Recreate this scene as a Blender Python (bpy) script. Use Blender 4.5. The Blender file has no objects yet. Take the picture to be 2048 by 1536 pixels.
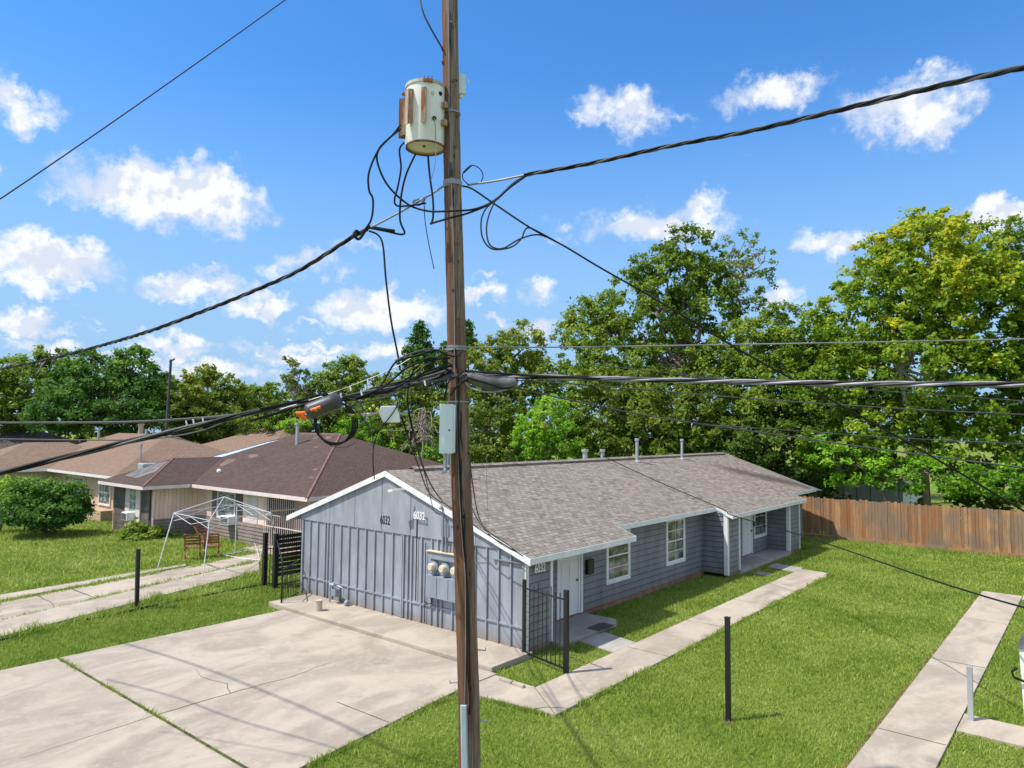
import bpy, math, random
import numpy as np
from math import radians as RAD, sin, cos, pi
from mathutils import Vector, Matrix

random.seed(7)
rng = np.random.default_rng(7)
scene = bpy.context.scene
COL = scene.collection

# ------------------------------------------------------------------ camera
# world: origin = near right corner of the grey house, +X along the house, +Y along its gable wall
FPX = 1423.4
CAM = np.array([-13.566, -10.785, 5.4])
YAW, PITCH, ROLL = RAD(39.710), RAD(3.596), RAD(0.537)
_f = np.array([cos(YAW)*cos(PITCH), sin(YAW)*cos(PITCH), sin(PITCH)])
_r = np.array([sin(YAW), -cos(YAW), 0.0])
_u = np.cross(_r, _f)
_r, _u = cos(ROLL)*_r + sin(ROLL)*_u, -sin(ROLL)*_r + cos(ROLL)*_u
cam_data = bpy.data.cameras.new("camera")
cam_data.sensor_width = 36.0
cam_data.lens = 36.0*FPX/2048.0
cam_data.clip_start = 0.1
cam_data.clip_end = 3000
cam = bpy.data.objects.new("camera", cam_data)
cam.matrix_world = Matrix(((_r[0], _u[0], -_f[0], CAM[0]), (_r[1], _u[1], -_f[1], CAM[1]), (_r[2], _u[2], -_f[2], CAM[2]), (0, 0, 0, 1)))
COL.objects.link(cam)
scene.camera = cam
scene.render.resolution_x = 1024
scene.render.resolution_y = 768

def ray(u, v):
    return _f*FPX + _r*(u-1024) - _u*(v-768)
def at(u, v, D):            # measured direction + horizontal distance -> world point
    d = ray(u, v); return CAM + d*D/math.hypot(d[0], d[1])
def atz(u, v, z):
    d = ray(u, v); return CAM + d*(z-CAM[2])/d[2]
def atx(u, v, x):
    d = ray(u, v); return CAM + d*(x-CAM[0])/d[0]
def aty(u, v, y):
    d = ray(u, v); return CAM + d*(y-CAM[1])/d[1]
def mpp(P):                 # metres per photo pixel at P
    return float((np.array(P)-CAM) @ _f)/FPX

# ------------------------------------------------------------------ light
SUN = Vector((-0.50, 0.33, 1.0)).normalized()
sun = bpy.data.lights.new("sun", 'SUN')
sun.energy = 3.9
sun.angle = RAD(0.9)
sun.color = (1.0, 0.93, 0.82)
so = bpy.data.objects.new("sun", sun)
so.rotation_euler = SUN.to_track_quat('Z', 'Y').to_euler()
so.location = (0, 0, 40)
COL.objects.link(so)

scene.view_settings.view_transform = 'Standard'
scene.view_settings.look = 'None'
scene.view_settings.exposure = 0.55
scene.view_settings.gamma = 1

world = bpy.data.worlds.new("World")
scene.world = world
world.use_nodes = True
wn, wl = world.node_tree.nodes, world.node_tree.links
wn.clear()
def W(t, **k):
    n = wn.new(t)
    for a, b in k.items(): setattr(n, a, b)
    return n
def wmath(op, a, b=None, c=None, clamp=False):
    n = W('ShaderNodeMath', operation=op, use_clamp=clamp)
    for i, x in enumerate((a, b, c)):
        if x is None: continue
        if isinstance(x, (int, float)): n.inputs[i].default_value = x
        else: wl.new(x, n.inputs[i])
    return n.outputs[0]
sky = W('ShaderNodeTexSky', sky_type='NISHITA')
sky.sun_disc = False
sky.sun_elevation = math.asin(SUN.z)
sky.sun_rotation = math.atan2(SUN.x, SUN.y)
sky.altitude = 0
sky.air_density = 1.0
sky.dust_density = 0.6
sky.ozone_density = 3.0
tc = W('ShaderNodeTexCoord')
nrm = W('ShaderNodeVectorMath', operation='NORMALIZE'); wl.new(tc.outputs['Generated'], nrm.inputs[0])
sep = W('ShaderNodeSeparateXYZ'); wl.new(nrm.outputs[0], sep.inputs[0])
az = wmath('ARCTAN2', sep.outputs[1], sep.outputs[0])
el = wmath('ARCSINE', sep.outputs[2])
pos = W('ShaderNodeCombineXYZ'); wl.new(az, pos.inputs[0]); wl.new(el, pos.inputs[1])
def wnoise(vec, scale, detail, rough=0.55):
    n = W('ShaderNodeTexNoise', noise_dimensions='3D'); n.inputs['Scale'].default_value = scale
    n.inputs['Detail'].default_value = detail; n.inputs['Roughness'].default_value = rough
    wl.new(vec, n.inputs['Vector']); return n
dn = wnoise(pos.outputs[0], 17, 8, 0.66)
dsub = W('ShaderNodeVectorMath', operation='SUBTRACT'); wl.new(dn.outputs['Color'], dsub.inputs[0]); dsub.inputs[1].default_value = (.5, .5, .5)
dsc = W('ShaderNodeVectorMath', operation='SCALE'); wl.new(dsub.outputs[0], dsc.inputs[0]); dsc.inputs['Scale'].default_value = 0.105
dadd = W('ShaderNodeVectorMath', operation='ADD'); wl.new(pos.outputs[0], dadd.inputs[0]); wl.new(dsc.outputs[0], dadd.inputs[1])
CLOUDS = [(340,385,255,100,1.15),(225,345,60,35,.6),(440,360,80,40,.7),(85,515,195,62,1.05),(50,565,110,42,.9),(25,200,75,80,.75),(90,215,60,50,.4),(3,345,28,36,.6),
 (120,400,32,32,.35),(520,612,85,32,.85),(390,572,160,38,.8),(600,535,125,38,.65),(45,642,110,36,.8),(350,688,150,32,.8),(505,692,75,20,.5),
 (770,625,180,55,.95),(955,590,70,30,.7),(1075,578,60,34,.45),(975,548,42,14,.4),(720,492,85,26,.5),(1245,218,130,74,.75),(1160,240,52,28,.4),
 (1358,235,44,26,.4),(1540,192,170,58,.62),(1830,215,200,95,.85),(1840,140,70,38,.5),(1745,285,50,30,.3),(1320,448,210,52,.85),(1405,412,75,45,.7),
 (1650,487,105,42,.72),(1990,425,110,50,1.),(1565,597,65,42,.8),(1100,652,70,36,.7),(780,712,90,34,.8),(180,640,40,12,.35),(600,712,140,24,.7),
 (100,690,150,22,.6),(400,740,240,24,.7),(650,690,240,18,.6),(250,715,260,14,.6),(120,655,150,14,.5),(620,655,70,14,.5),(1010,640,70,14,.5),(560,560,60,12,.3),(1130,470,40,22,.35),(60,590,120,16,.5),(270,340,90,50,.6),(1270,190,60,30,.4),(1200,250,50,24,.5),(1900,240,90,36,.5),(1500,300,60,14,.2),(1100,455,60,30,.3),(-300,300,160,70,1.),(-350,560,200,60,.8),(2300,300,150,70,.9),(2450,520,200,60,.9)]
acc = None
for (u, v, ru, rv, s) in CLOUDS:
    d = ray(u, v); a0 = math.atan2(d[1], d[0]); e0 = math.asin(d[2]/np.linalg.norm(d))
    dd = ray(u+ru, v); ra = abs(math.atan2(dd[1], dd[0])-a0)
    dd = ray(u, v-rv); re = abs(math.asin(dd[2]/np.linalg.norm(dd))-e0)
    sb = W('ShaderNodeVectorMath', operation='SUBTRACT'); wl.new(dadd.outputs[0], sb.inputs[0]); sb.inputs[1].default_value = (a0, e0, 0)
    mu = W('ShaderNodeVectorMath', operation='MULTIPLY'); wl.new(sb.outputs[0], mu.inputs[0]); mu.inputs[1].default_value = (1/ra, 1/re, 0)
    ln = W('ShaderNodeVectorMath', operation='LENGTH'); wl.new(mu.outputs[0], ln.inputs[0])
    m = wmath('MULTIPLY_ADD', ln.outputs['Value'], -s, s, clamp=True)
    acc = m if acc is None else wmath('SMOOTH_MAX' if False else 'MAXIMUM', acc, m)
fn = wnoise(pos.outputs[0], 22, 9, 0.66)
t = wmath('MULTIPLY_ADD', fn.outputs['Fac'], 1.5, -0.83)
dens = wmath('ADD', wmath('MULTIPLY', acc, 1.25), t)
mr = W('ShaderNodeMapRange', interpolation_type='SMOOTHSTEP'); wl.new(dens, mr.inputs['Value'])
mr.inputs['From Min'].default_value = 0.0; mr.inputs['From Max'].default_value = 0.72
gate = W('ShaderNodeMapRange'); wl.new(acc, gate.inputs['Value']); gate.inputs['From Min'].default_value = 0.02; gate.inputs['From Max'].default_value = 0.2
mask = wmath('MULTIPLY', mr.outputs[0], gate.outputs[0])
bn = wnoise(pos.outputs[0], 11, 5, 0.5)
shv = W('ShaderNodeVectorMath', operation='ADD'); wl.new(pos.outputs[0], shv.inputs[0]); shv.inputs[1].default_value = (.006, .014, 0)
bn2 = wnoise(shv.outputs[0], 17, 6, 0.55); bn3 = wnoise(pos.outputs[0], 17, 6, 0.55)
rel = wmath('MULTIPLY_ADD', wmath('SUBTRACT', bn3.outputs['Fac'], bn2.outputs['Fac']), 2.2, bn.outputs['Fac'])
mr2 = W('ShaderNodeMapRange', interpolation_type='SMOOTHSTEP'); wl.new(rel, mr2.inputs['Value'])
mr2.inputs['From Min'].default_value = 0.38; mr2.inputs['From Max'].default_value = 0.62
cc = W('ShaderNodeMix', data_type='RGBA'); wl.new(mr2.outputs[0], cc.inputs['Factor'])
cc.inputs['A'].default_value = (3.3, 3.65, 4.3, 1); cc.inputs['B'].default_value = (4.5, 4.6, 4.75, 1)
# the photographed sky is a cleaner, more saturated blue than the default atmosphere
hs = W('ShaderNodeHueSaturation'); wl.new(sky.outputs[0], hs.inputs['Color'])
hs.inputs['Saturation'].default_value = 1.02; hs.inputs['Value'].default_value = 1.0; hs.inputs['Hue'].default_value = 0.5
gm = W('ShaderNodeGamma'); gm.inputs['Gamma'].default_value = 1.0; wl.new(hs.outputs[0], gm.inputs['Color'])
gs = W('ShaderNodeMix', data_type='RGBA', blend_type='MULTIPLY'); gs.inputs['Factor'].default_value = 1; wl.new(gm.outputs[0], gs.inputs['A']); gs.inputs['B'].default_value = (0.35, 0.745, 1.06, 1)
# pale haze low in the sky
hz_ = W('ShaderNodeMapRange', interpolation_type='SMOOTHSTEP'); wl.new(el, hz_.inputs['Value'])
hz_.inputs['From Min'].default_value = 0.50; hz_.inputs['From Max'].default_value = 0.03; hz_.inputs['To Min'].default_value = 0.0; hz_.inputs['To Max'].default_value = 0.95
hm = W('ShaderNodeMix', data_type='RGBA'); wl.new(hz_.outputs[0], hm.inputs['Factor']); wl.new(gs.outputs['Result'], hm.inputs['A']); hm.inputs['B'].default_value = (1.75, 2.75, 4.0, 1)
# unseen broken cloud added overhead and behind the viewer to whiten the ambient light
o1 = W('ShaderNodeMapRange', interpolation_type='SMOOTHSTEP'); wl.new(wmath('ABSOLUTE', wmath('SUBTRACT', az, 0.693)), o1.inputs['Value']); o1.inputs['From Min'].default_value = 0.85; o1.inputs['From Max'].default_value = 1.05
o2 = W('ShaderNodeMapRange', interpolation_type='SMOOTHSTEP'); wl.new(el, o2.inputs['Value']); o2.inputs['From Min'].default_value = 0.64; o2.inputs['From Max'].default_value = 0.8
on = wnoise(nrm.outputs[0], 3.2, 8, 0.6)
o3 = W('ShaderNodeMapRange', interpolation_type='SMOOTHSTEP'); wl.new(on.outputs['Fac'], o3.inputs['Value']); o3.inputs['From Min'].default_value = 0.42; o3.inputs['From Max'].default_value = 0.56
mask = wmath('MAXIMUM', mask, wmath('MULTIPLY', wmath('MAXIMUM', o1.outputs[0], o2.outputs[0]), o3.outputs[0]))
mx = W('ShaderNodeMix', data_type='RGBA'); wl.new(mask, mx.inputs['Factor']); wl.new(hm.outputs['Result'], mx.inputs['A']); wl.new(cc.outputs['Result'], mx.inputs['B'])
bg = W('ShaderNodeBackground'); wl.new(mx.outputs['Result'], bg.inputs['Color']); bg.inputs['Strength'].default_value = 0.15
wo = W('ShaderNodeOutputWorld'); wl.new(bg.outputs[0], wo.inputs['Surface'])

# ------------------------------------------------------------------ mesh helpers
def tag(o, label=None, cat=None, group=None, kind=None):
    if label: o['label'] = label
    if cat: o['category'] = cat
    if group: o['group'] = group
    if kind: o['kind'] = kind
    return o
def root(name, label, cat, loc, group=None):
    o = bpy.data.objects.new(name, None); o.empty_display_size = .3
    o.location = tuple(float(c) for c in loc); COL.objects.link(o)
    return tag(o, label, cat, group)
def top_of(o):
    while o.parent is not None: o = o.parent
    return o
def copy_thing(o, dloc, label=None, parent=None):
    c = o.copy(); COL.objects.link(c)
    if parent is None:
        c.location = Vector(o.location)+Vector(dloc)
        if label: c['label'] = label
    else: c.parent = parent
    for ch in [x for x in bpy.data.objects if x.parent == o]:
        copy_thing(ch, dloc, parent=c)
    return c

class MB:
    def __init__(s): s.v = []; s.f = []; s.st = []
    def face(s, *pts):
        n = len(s.v); s.v += [tuple(float(c) for c in p) for p in pts]; s.f.append(tuple(range(n, n+len(pts)))); return s
    def box(s, x0, y0, z0, x1, y1, z1):
        return s.hexa([(x0,y0,z0),(x1,y0,z0),(x1,y1,z0),(x0,y1,z0)], [(x0,y0,z1),(x1,y0,z1),(x1,y1,z1),(x0,y1,z1)])
    def hexa(s, lo, hi):            # prism between two polygons with equal vertex count
        s.st.append((len(s.v), len(s.f))); n = len(s.v); k = len(lo); s.v += [tuple(float(c) for c in p) for p in list(lo)+list(hi)]
        s.f.append(tuple(n+i for i in reversed(range(k)))); s.f.append(tuple(n+k+i for i in range(k)))
        for i in range(k):
            j = (i+1) % k; s.f.append((n+i, n+j, n+k+j, n+k+i))
        return s
    def slab(s, poly, z0, z1):
        return s.hexa([(p[0], p[1], z0) for p in poly], [(p[0], p[1], z1) for p in poly])
    def bar(s, p, q, w, h=None, up=(0, 0, 1)):
        h = h or w; p = Vector(p); q = Vector(q); d = (q-p).normalized(); a = d.cross(Vector(up))
        if a.length < 1e-3: a = d.cross(Vector((1, 0, 0)))
        a.normalize(); b = a.cross(d)
        c = [a*w/2*i+b*h/2*j for i, j in ((-1,-1),(1,-1),(1,1),(-1,1))]
        return s.hexa([p+x for x in c], [q+x for x in c])
    def tube(s, pts, r, n=8, caps=True):
        pts = [Vector(tuple(float(c) for c in p)) for p in pts]; m = len(pts)
        rs = list(r) if hasattr(r, '__len__') else [r]*m
        s.st.append((len(s.v), len(s.f))); base = len(s.v); a = None
        for i, p in enumerate(pts):
            d = (pts[min(i+1, m-1)]-pts[max(i-1, 0)])
            d = d.normalized() if d.length > 1e-9 else Vector((0, 0, 1))
            if a is None:
                a = d.cross(Vector((0, 0, 1)))
                if a.length < .05: a = d.cross(Vector((1, 0, 0)))
            a = (a-d*a.dot(d)).normalized(); b = d.cross(a)
            for k in range(n):
                t = 2*pi*k/n; s.v.append(tuple(p+(a*cos(t)+b*sin(t))*rs[i]))
        for i in range(m-1):
            for k in range(n):
                k2 = (k+1) % n; s.f.append((base+i*n+k, base+i*n+k2, base+(i+1)*n+k2, base+(i+1)*n+k))
        if caps:
            s.f.append(tuple(base+k for k in reversed(range(n)))); s.f.append(tuple(base+(m-1)*n+k for k in range(n)))
        return s
    def ball(s, c, r, n=10, m=7):
        rx, ry, rz = r if hasattr(r, '__len__') else (r, r, r); c = Vector(tuple(float(x) for x in c)); base = len(s.v)
        for i in range(m+1):
            ph = pi*i/m
            for k in range(n):
                t = 2*pi*k/n; s.v.append((c.x+rx*sin(ph)*cos(t), c.y+ry*sin(ph)*sin(t), c.z+rz*cos(ph)))
        for i in range(m):
            for k in range(n):
                k2 = (k+1) % n; s.f.append((base+i*n+k, base+(i+1)*n+k, base+(i+1)*n+k2, base+i*n+k2))
        return s
    def fbox(s, F, a0, a1, z0, z1, d0, d1):     # box in a wall frame
        P = lambda a, z, d: (F[0]+F[2]*a+F[4]*d, F[1]+F[3]*a+F[5]*d, z)
        return s.hexa([P(a0,z0,d0),P(a1,z0,d0),P(a1,z0,d1),P(a0,z0,d1)], [P(a0,z1,d0),P(a1,z1,d0),P(a1,z1,d1),P(a0,z1,d1)])
    def build_each(s, name, m, parent=None, smooth=False, bevel=0):    # one mesh per piece
        e = s.st[1:]+[(len(s.v), len(s.f))]; out = []
        for (v0, f0), (v1, f1) in zip(s.st, e):
            p = MB(); p.v = s.v[v0:v1]; p.f = [tuple(i-v0 for i in f) for f in s.f[f0:f1]]; out.append(p.build(name, m, parent, smooth, bevel=bevel))
        return out
    def build(s, name, m, parent=None, smooth=False, base=None, bevel=0):
        off = Vector(top_of(parent).location) if parent else (Vector(tuple(float(c) for c in base)) if base is not None else Vector((0, 0, 0)))
        me = bpy.data.meshes.new(name)
        me.from_pydata([(p[0]-off.x, p[1]-off.y, p[2]-off.z) for p in s.v], [], s.f)
        me.materials.append(m)
        uv = me.uv_layers.new(name='UVMap')
        for p in me.polygons:
            n = p.normal; ax = Vector((-n.y, n.x, 0))
            ax = Vector((1, 0, 0)) if ax.length < .05 else ax.normalized()
            ay = n.cross(ax)
            for li in p.loop_indices:
                c = me.vertices[me.loops[li].vertex_index].co+off
                uv.data[li].uv = (c.dot(ax), c.dot(ay))
        if smooth:
            me.polygons.foreach_set('use_smooth', [True]*len(me.polygons))
            try: me.set_sharp_from_angle(angle=RAD(50))
            except Exception: pass
        o = bpy.data.objects.new(name, me); COL.objects.link(o)
        if parent: o.parent = parent
        else: o.location = off
        if bevel:
            b = o.modifiers.new('bevel', 'BEVEL'); b.width = bevel; b.segments = 2; b.limit_method = 'ANGLE'
        return o

def npmesh(name, V, k, mat, parent=None, base=(0, 0, 0), tint=None):
    """V: (N*k,3) loose k-gons"""
    off = np.array(tuple(top_of(parent).location) if parent else base, float)
    N = len(V)//k; me = bpy.data.meshes.new(name)
    me.vertices.add(N*k); me.vertices.foreach_set('co', (V-off).astype(np.float32).ravel())
    me.loops.add(N*k); me.loops.foreach_set('vertex_index', np.arange(N*k, dtype=np.int32))
    me.polygons.add(N); me.polygons.foreach_set('loop_start', np.arange(0, N*k, k, dtype=np.int32))
    try: me.polygons.foreach_set('loop_total', np.full(N, k, dtype=np.int32))
    except Exception: pass
    if tint is not None:
        a = me.attributes.new('tint', 'FLOAT', 'FACE'); a.data.foreach_set('value', tint.astype(np.float32))
    me.materials.append(mat); me.update(calc_edges=True)
    o = bpy.data.objects.new(name, me); COL.objects.link(o)
    if parent: o.parent = parent
    else: o.location = tuple(float(c) for c in off)
    return o

def spline(pts, n=8):
    pts = [np.array(p, float) for p in pts]; out = []
    for i in range(len(pts)-1):
        p0 = pts[max(i-1, 0)]; p1 = pts[i]; p2 = pts[i+1]; p3 = pts[min(i+2, len(pts)-1)]
        for k in range(n):
            t = k/n
            out.append(.5*((2*p1)+(-p0+p2)*t+(2*p0-5*p1+4*p2-p3)*t*t+(-p0+3*p1-3*p2+p3)*t**3))
    out.append(pts[-1]); return out

# ------------------------------------------------------------------ materials
class NT:
    def __init__(s, name, rough=.6, spec=.4, metal=0.):
        s.m = bpy.data.materials.new(name); s.m.use_nodes = True
        s.n = s.m.node_tree.nodes; s.l = s.m.node_tree.links; s.b = s.n['Principled BSDF']
        s.b.inputs['Roughness'].default_value = rough; s.b.inputs['Specular IOR Level'].default_value = spec
        s.b.inputs['Metallic'].default_value = metal
        s.tc = s.n.new('ShaderNodeTexCoord')
    def set(s, inp, x):
        if isinstance(x, (int, float)): inp.default_value = x
        elif isinstance(x, tuple): inp.default_value = (*x, 1) if len(x) == 3 and inp.type == 'RGBA' else x
        else: s.l.new(x, inp)
    def vec(s, scale=(1, 1, 1), src='Object', rot=(0, 0, 0), loc=(0, 0, 0)):
        mp = s.n.new('ShaderNodeMapping'); mp.inputs['Scale'].default_value = scale; mp.inputs['Rotation'].default_value = rot
        mp.inputs['Location'].default_value = loc
        s.l.new(s.tc.outputs[src], mp.inputs['Vector']); return mp.outputs[0]
    def geo(s, out='Position'):
        g = s.n.new('ShaderNodeNewGeometry'); return g.outputs[out]
    def mapv(s, v, scale):
        mp = s.n.new('ShaderNodeMapping'); mp.inputs['Scale'].default_value = scale; s.l.new(v, mp.inputs['Vector']); return mp.outputs[0]
    def noise(s, v, scale, detail=4, rough=.55, dist=0.):
        n = s.n.new('ShaderNodeTexNoise'); s.l.new(v, n.inputs['Vector']); n.inputs['Scale'].default_value = scale
        n.inputs['Detail'].default_value = detail; n.inputs['Roughness'].default_value = rough; n.inputs['Distortion'].default_value = dist
        return n.outputs['Fac']
    def rng(s, v, a, b, c=0., d=1., smooth=True):
        n = s.n.new('ShaderNodeMapRange'); n.interpolation_type = 'SMOOTHSTEP' if smooth else 'LINEAR'
        s.l.new(v, n.inputs['Value'])
        for k, x in zip(('From Min', 'From Max', 'To Min', 'To Max'), (a, b, c, d)): n.inputs[k].default_value = x
        return n.outputs[0]
    def mix(s, f, a, b, mode='MIX'):
        n = s.n.new('ShaderNodeMix'); n.data_type = 'RGBA'; n.blend_type = mode
        s.set(n.inputs['Factor'], f); s.set(n.inputs['A'], a); s.set(n.inputs['B'], b); return n.outputs['Result']
    def math(s, op, a, b=0.):
        n = s.n.new('ShaderNodeMath'); n.operation = op; s.set(n.inputs[0], a); s.set(n.inputs[1], b); return n.outputs[0]
    def color(s, c): s.set(s.b.inputs['Base Color'], c); return s
    def bump(s, h, strength=.3, dist=.02):
        n = s.n.new('ShaderNodeBump'); s.l.new(h, n.inputs['Height']); n.inputs['Strength'].default_value = strength
        n.inputs['Distance'].default_value = dist; s.l.new(n.outputs[0], s.b.inputs['Normal']); return s

def paint(name, c, rough=.55, var=.12, dirt=(.25, .22, .18), dirt_amt=.15, spec=.35, metal=0., bump=.1, splash=0.):
    t = NT(name, rough, spec, metal); p = t.geo()
    n = t.noise(t.mapv(p, (2.5, 2.5, .8)), 1.0, 6, .6); f = t.noise(p, 18, 4, .6)
    dark = tuple(x*(1-var*1.6) for x in c); lite = tuple(min(1, x*(1+var)) for x in c)
    col = t.mix(t.rng(n, .3, .7), dark, lite)
    col = t.mix(t.rng(f, .55, .8, 0, dirt_amt), col, tuple(x*y*2.2 for x, y in zip(c, dirt)))
    if splash:
        sx = t.n.new('ShaderNodeSeparateXYZ'); t.l.new(p, sx.inputs[0])
        zz = t.math('ADD', sx.outputs[2], t.math('MULTIPLY', t.math('SUBTRACT', t.noise(p, 2.2, 5, .65), .5), .55))
        col = t.mix(t.rng(zz, .12, .55, splash, 0), col, (.20, .15, .11))
        st = t.noise(t.mapv(p, (7, 7, .35)), 1.4, 5, .6); col = t.mix(t.rng(st, .56, .74, 0, .30), col, tuple(x*.62 for x in c))
    t.color(col)
    if bump: t.bump(f, bump, .004)
    return t.m

M = {}
M['white'] = paint('white_paint', (.74, .75, .76), .45, .06, dirt_amt=.35)
M['door'] = paint('door_paint', (.72, .74, .76), .35, .03, dirt_amt=.1)
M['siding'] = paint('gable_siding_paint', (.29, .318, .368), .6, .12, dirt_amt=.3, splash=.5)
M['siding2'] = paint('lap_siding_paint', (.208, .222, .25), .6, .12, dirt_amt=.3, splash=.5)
M['black'] = paint('black_powder_coat', (.018, .018, .02), .42, .15, dirt_amt=.05)
M['cable'] = paint('cable_jacket', (.012, .012, .015), .6, .1, dirt_amt=0, spec=.2, bump=0)
M['cable_grey'] = paint('weathered_cable', (.075, .075, .085), .6, .2, dirt_amt=0, bump=0)
M['cable_lav'] = paint('pale_aged_cable', (.34, .32, .39), .5, .3, dirt_amt=0, bump=0)
M['strand'] = paint('galvanised_strand', (.30, .30, .30), .42, .2, spec=.6, metal=.5, bump=0)
M['galv'] = paint('galvanised_steel', (.42, .45, .48), .45, .08, spec=.6, metal=.35)
M['boxgrey'] = paint('grey_enclosure_paint', (.72, .78, .84), .45, .06, dirt_amt=.15)
M['meter'] = paint('meter_grey_paint', (.25, .29, .35), .5, .08)
M['rust'] = paint('rusty_steel', (.30, .13, .055), .8, .45, dirt_amt=.6)
M['orange'] = paint('orange_plastic', (.85, .16, .02), .4, .08, dirt_amt=.1)
M['cream'] = paint('aged_cream_plastic', (.60, .56, .42), .4, .05)
M['dark'] = paint('dark_interior', (.02, .02, .022), .7, .1)
M['pink'] = paint('pale_pink_siding', (.90, .66, .56), .65, .07, dirt_amt=.2)
M['pinktrim'] = paint('pink_white_trim', (.74, .64, .63), .5, .05, dirt_amt=.2)
M['brownpanel'] = paint('grey_brown_shakes', (.145, .125, .115), .75, .25)
M['brownlap'] = paint('brown_grey_lap', (.27, .22, .20), .7, .12)
M['beigewall'] = paint('beige_wall', (.52, .40, .29), .75, .1, dirt_amt=.3)
M['chairwood'] = paint('weathered_chair_wood', (.24, .10, .045), .65, .3)
M['tentmetal'] = paint('white_tube_steel', (.62, .64, .68), .4, .08, spec=.5)
M['plasticwhite'] = paint('white_plastic', (.88, .88, .87), .35, .04, dirt_amt=.15)
M['beigepipe'] = paint('beige_pipe', (.50, .42, .34), .6, .08)
M['soil'] = paint('bare_soil', (.16, .09, .05), .95, .3)
M['brick'] = paint('red_brown_footing', (.26, .15, .11), .85, .2, dirt_amt=.4)
M['bare_wood'] = paint('pale_bare_wood', (.62, .50, .34), .7, .1)
M['splice'] = paint('grey_splice_sleeve', (.12, .12, .125), .6, .3, dirt_amt=.3)
M['splice_dark'] = paint('dark_grey_closure', (.065, .068, .08), .42, .2)
M['letters_black'] = paint('black_digits', (.012, .012, .012), .5, 0, dirt_amt=0, bump=0)
M['letters_white'] = paint('white_digits', (.8, .8, .8), .5, 0, dirt_amt=0, bump=0)

def glass(name, c=(.035, .045, .05), c2=(.2, .22, .2)):
    t = NT(name, .06, .8); p = t.geo(); n = t.noise(t.mapv(p, (1.4, 1.4, 2.2)), 1.6, 3)
    t.color(t.mix(t.rng(n, .42, .62), c, c2)); return t.m
M['glass'] = glass('window_glass')
M['glass_pale'] = glass('window_glass_with_blinds', (.10, .15, .15), (.34, .40, .38))

def m_tank():
    t = NT('transformer_paint', .4, .45); p = t.vec()
    n = t.noise(t.mapv(p, (3, 3, 1.2)), 2, 6, .6); r = t.noise(t.mapv(p, (7, 7, 1.0)), 2.2, 6, .65)
    c = t.mix(t.rng(n, .3, .7), (.74, .725, .68), (.86, .845, .80))
    c = t.mix(t.rng(r, .60, .74, 0, .85), c, (.33, .15, .06)); t.color(c); return t.m
M['tank'] = m_tank()

def m_rustpanel():
    t = NT('rust_streaked_panel', .75, .3); p = t.vec()
    r = t.noise(t.mapv(p, (9, 9, 1.6)), 2.0, 6, .65)
    t.color(t.mix(t.rng(r, .42, .62), (.44, .37, .31), (.33, .135, .05))); return t.m
M['rustpanel'] = m_rustpanel()

def m_pole():
    t = NT('weathered_pole_wood', .85, .2); p = t.vec()
    streak = t.noise(t.mapv(p, (16, 16, .35)), 2.2, 8, .7, .6)
    fine = t.noise(t.mapv(p, (60, 60, 1.6)), 1.6, 6, .7)
    big = t.noise(t.mapv(p, (2.2, 2.2, .22)), 1.3, 4, .6, .8)
    sx = t.n.new('ShaderNodeSeparateXYZ'); t.l.new(p, sx.inputs[0])
    # creosote side (towards +Y, -X): the weathered side bleached grey (real stain of the wood)
    side = t.math('ADD', t.math('MULTIPLY', sx.outputs[0], 2.6), t.math('MULTIPLY', sx.outputs[1], -3.4))
    hz = t.rng(sx.outputs[2], 6.2, 8.4, 0, .85)
    sv = t.math('ADD', t.math("ADD", t.math("ADD", side, t.math("MULTIPLY", sx.outputs[2], .108)), t.math("MULTIPLY", t.math("SUBTRACT", big, .5), 2.4)), hz)
    base = t.mix(t.rng(sv, -.2, .45), (.215, .10, .06), (.33, .26, .205))
    base = t.mix(t.rng(streak, .38, .62, .0, .85), base, (.11, .066, .046))
    base = t.mix(t.rng(fine, .55, .78, 0, .6), base, (.42, .35, .29))
    vn = t.n.new('ShaderNodeTexVoronoi'); t.l.new(t.mapv(p, (9, 9, 3.2)), vn.inputs['Vector']); vn.inputs['Scale'].default_value = 1.0
    kn = t.rng(vn.outputs['Distance'], .05, .15, 1, 0)
    base = t.mix(t.rng(t.noise(t.mapv(p, (30, 30, .5)), 1.5, 6, .7), .56, .68, 0, .75), base, (.045, .028, .02))
    base = t.mix(t.math('MULTIPLY', kn, .9), base, (.012, .009, .008))
    t.color(base); h = t.math('ADD', streak, t.math('MULTIPLY', fine, .5)); t.bump(h, .9, .02); return t.m
M['pole'] = m_pole()

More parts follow.
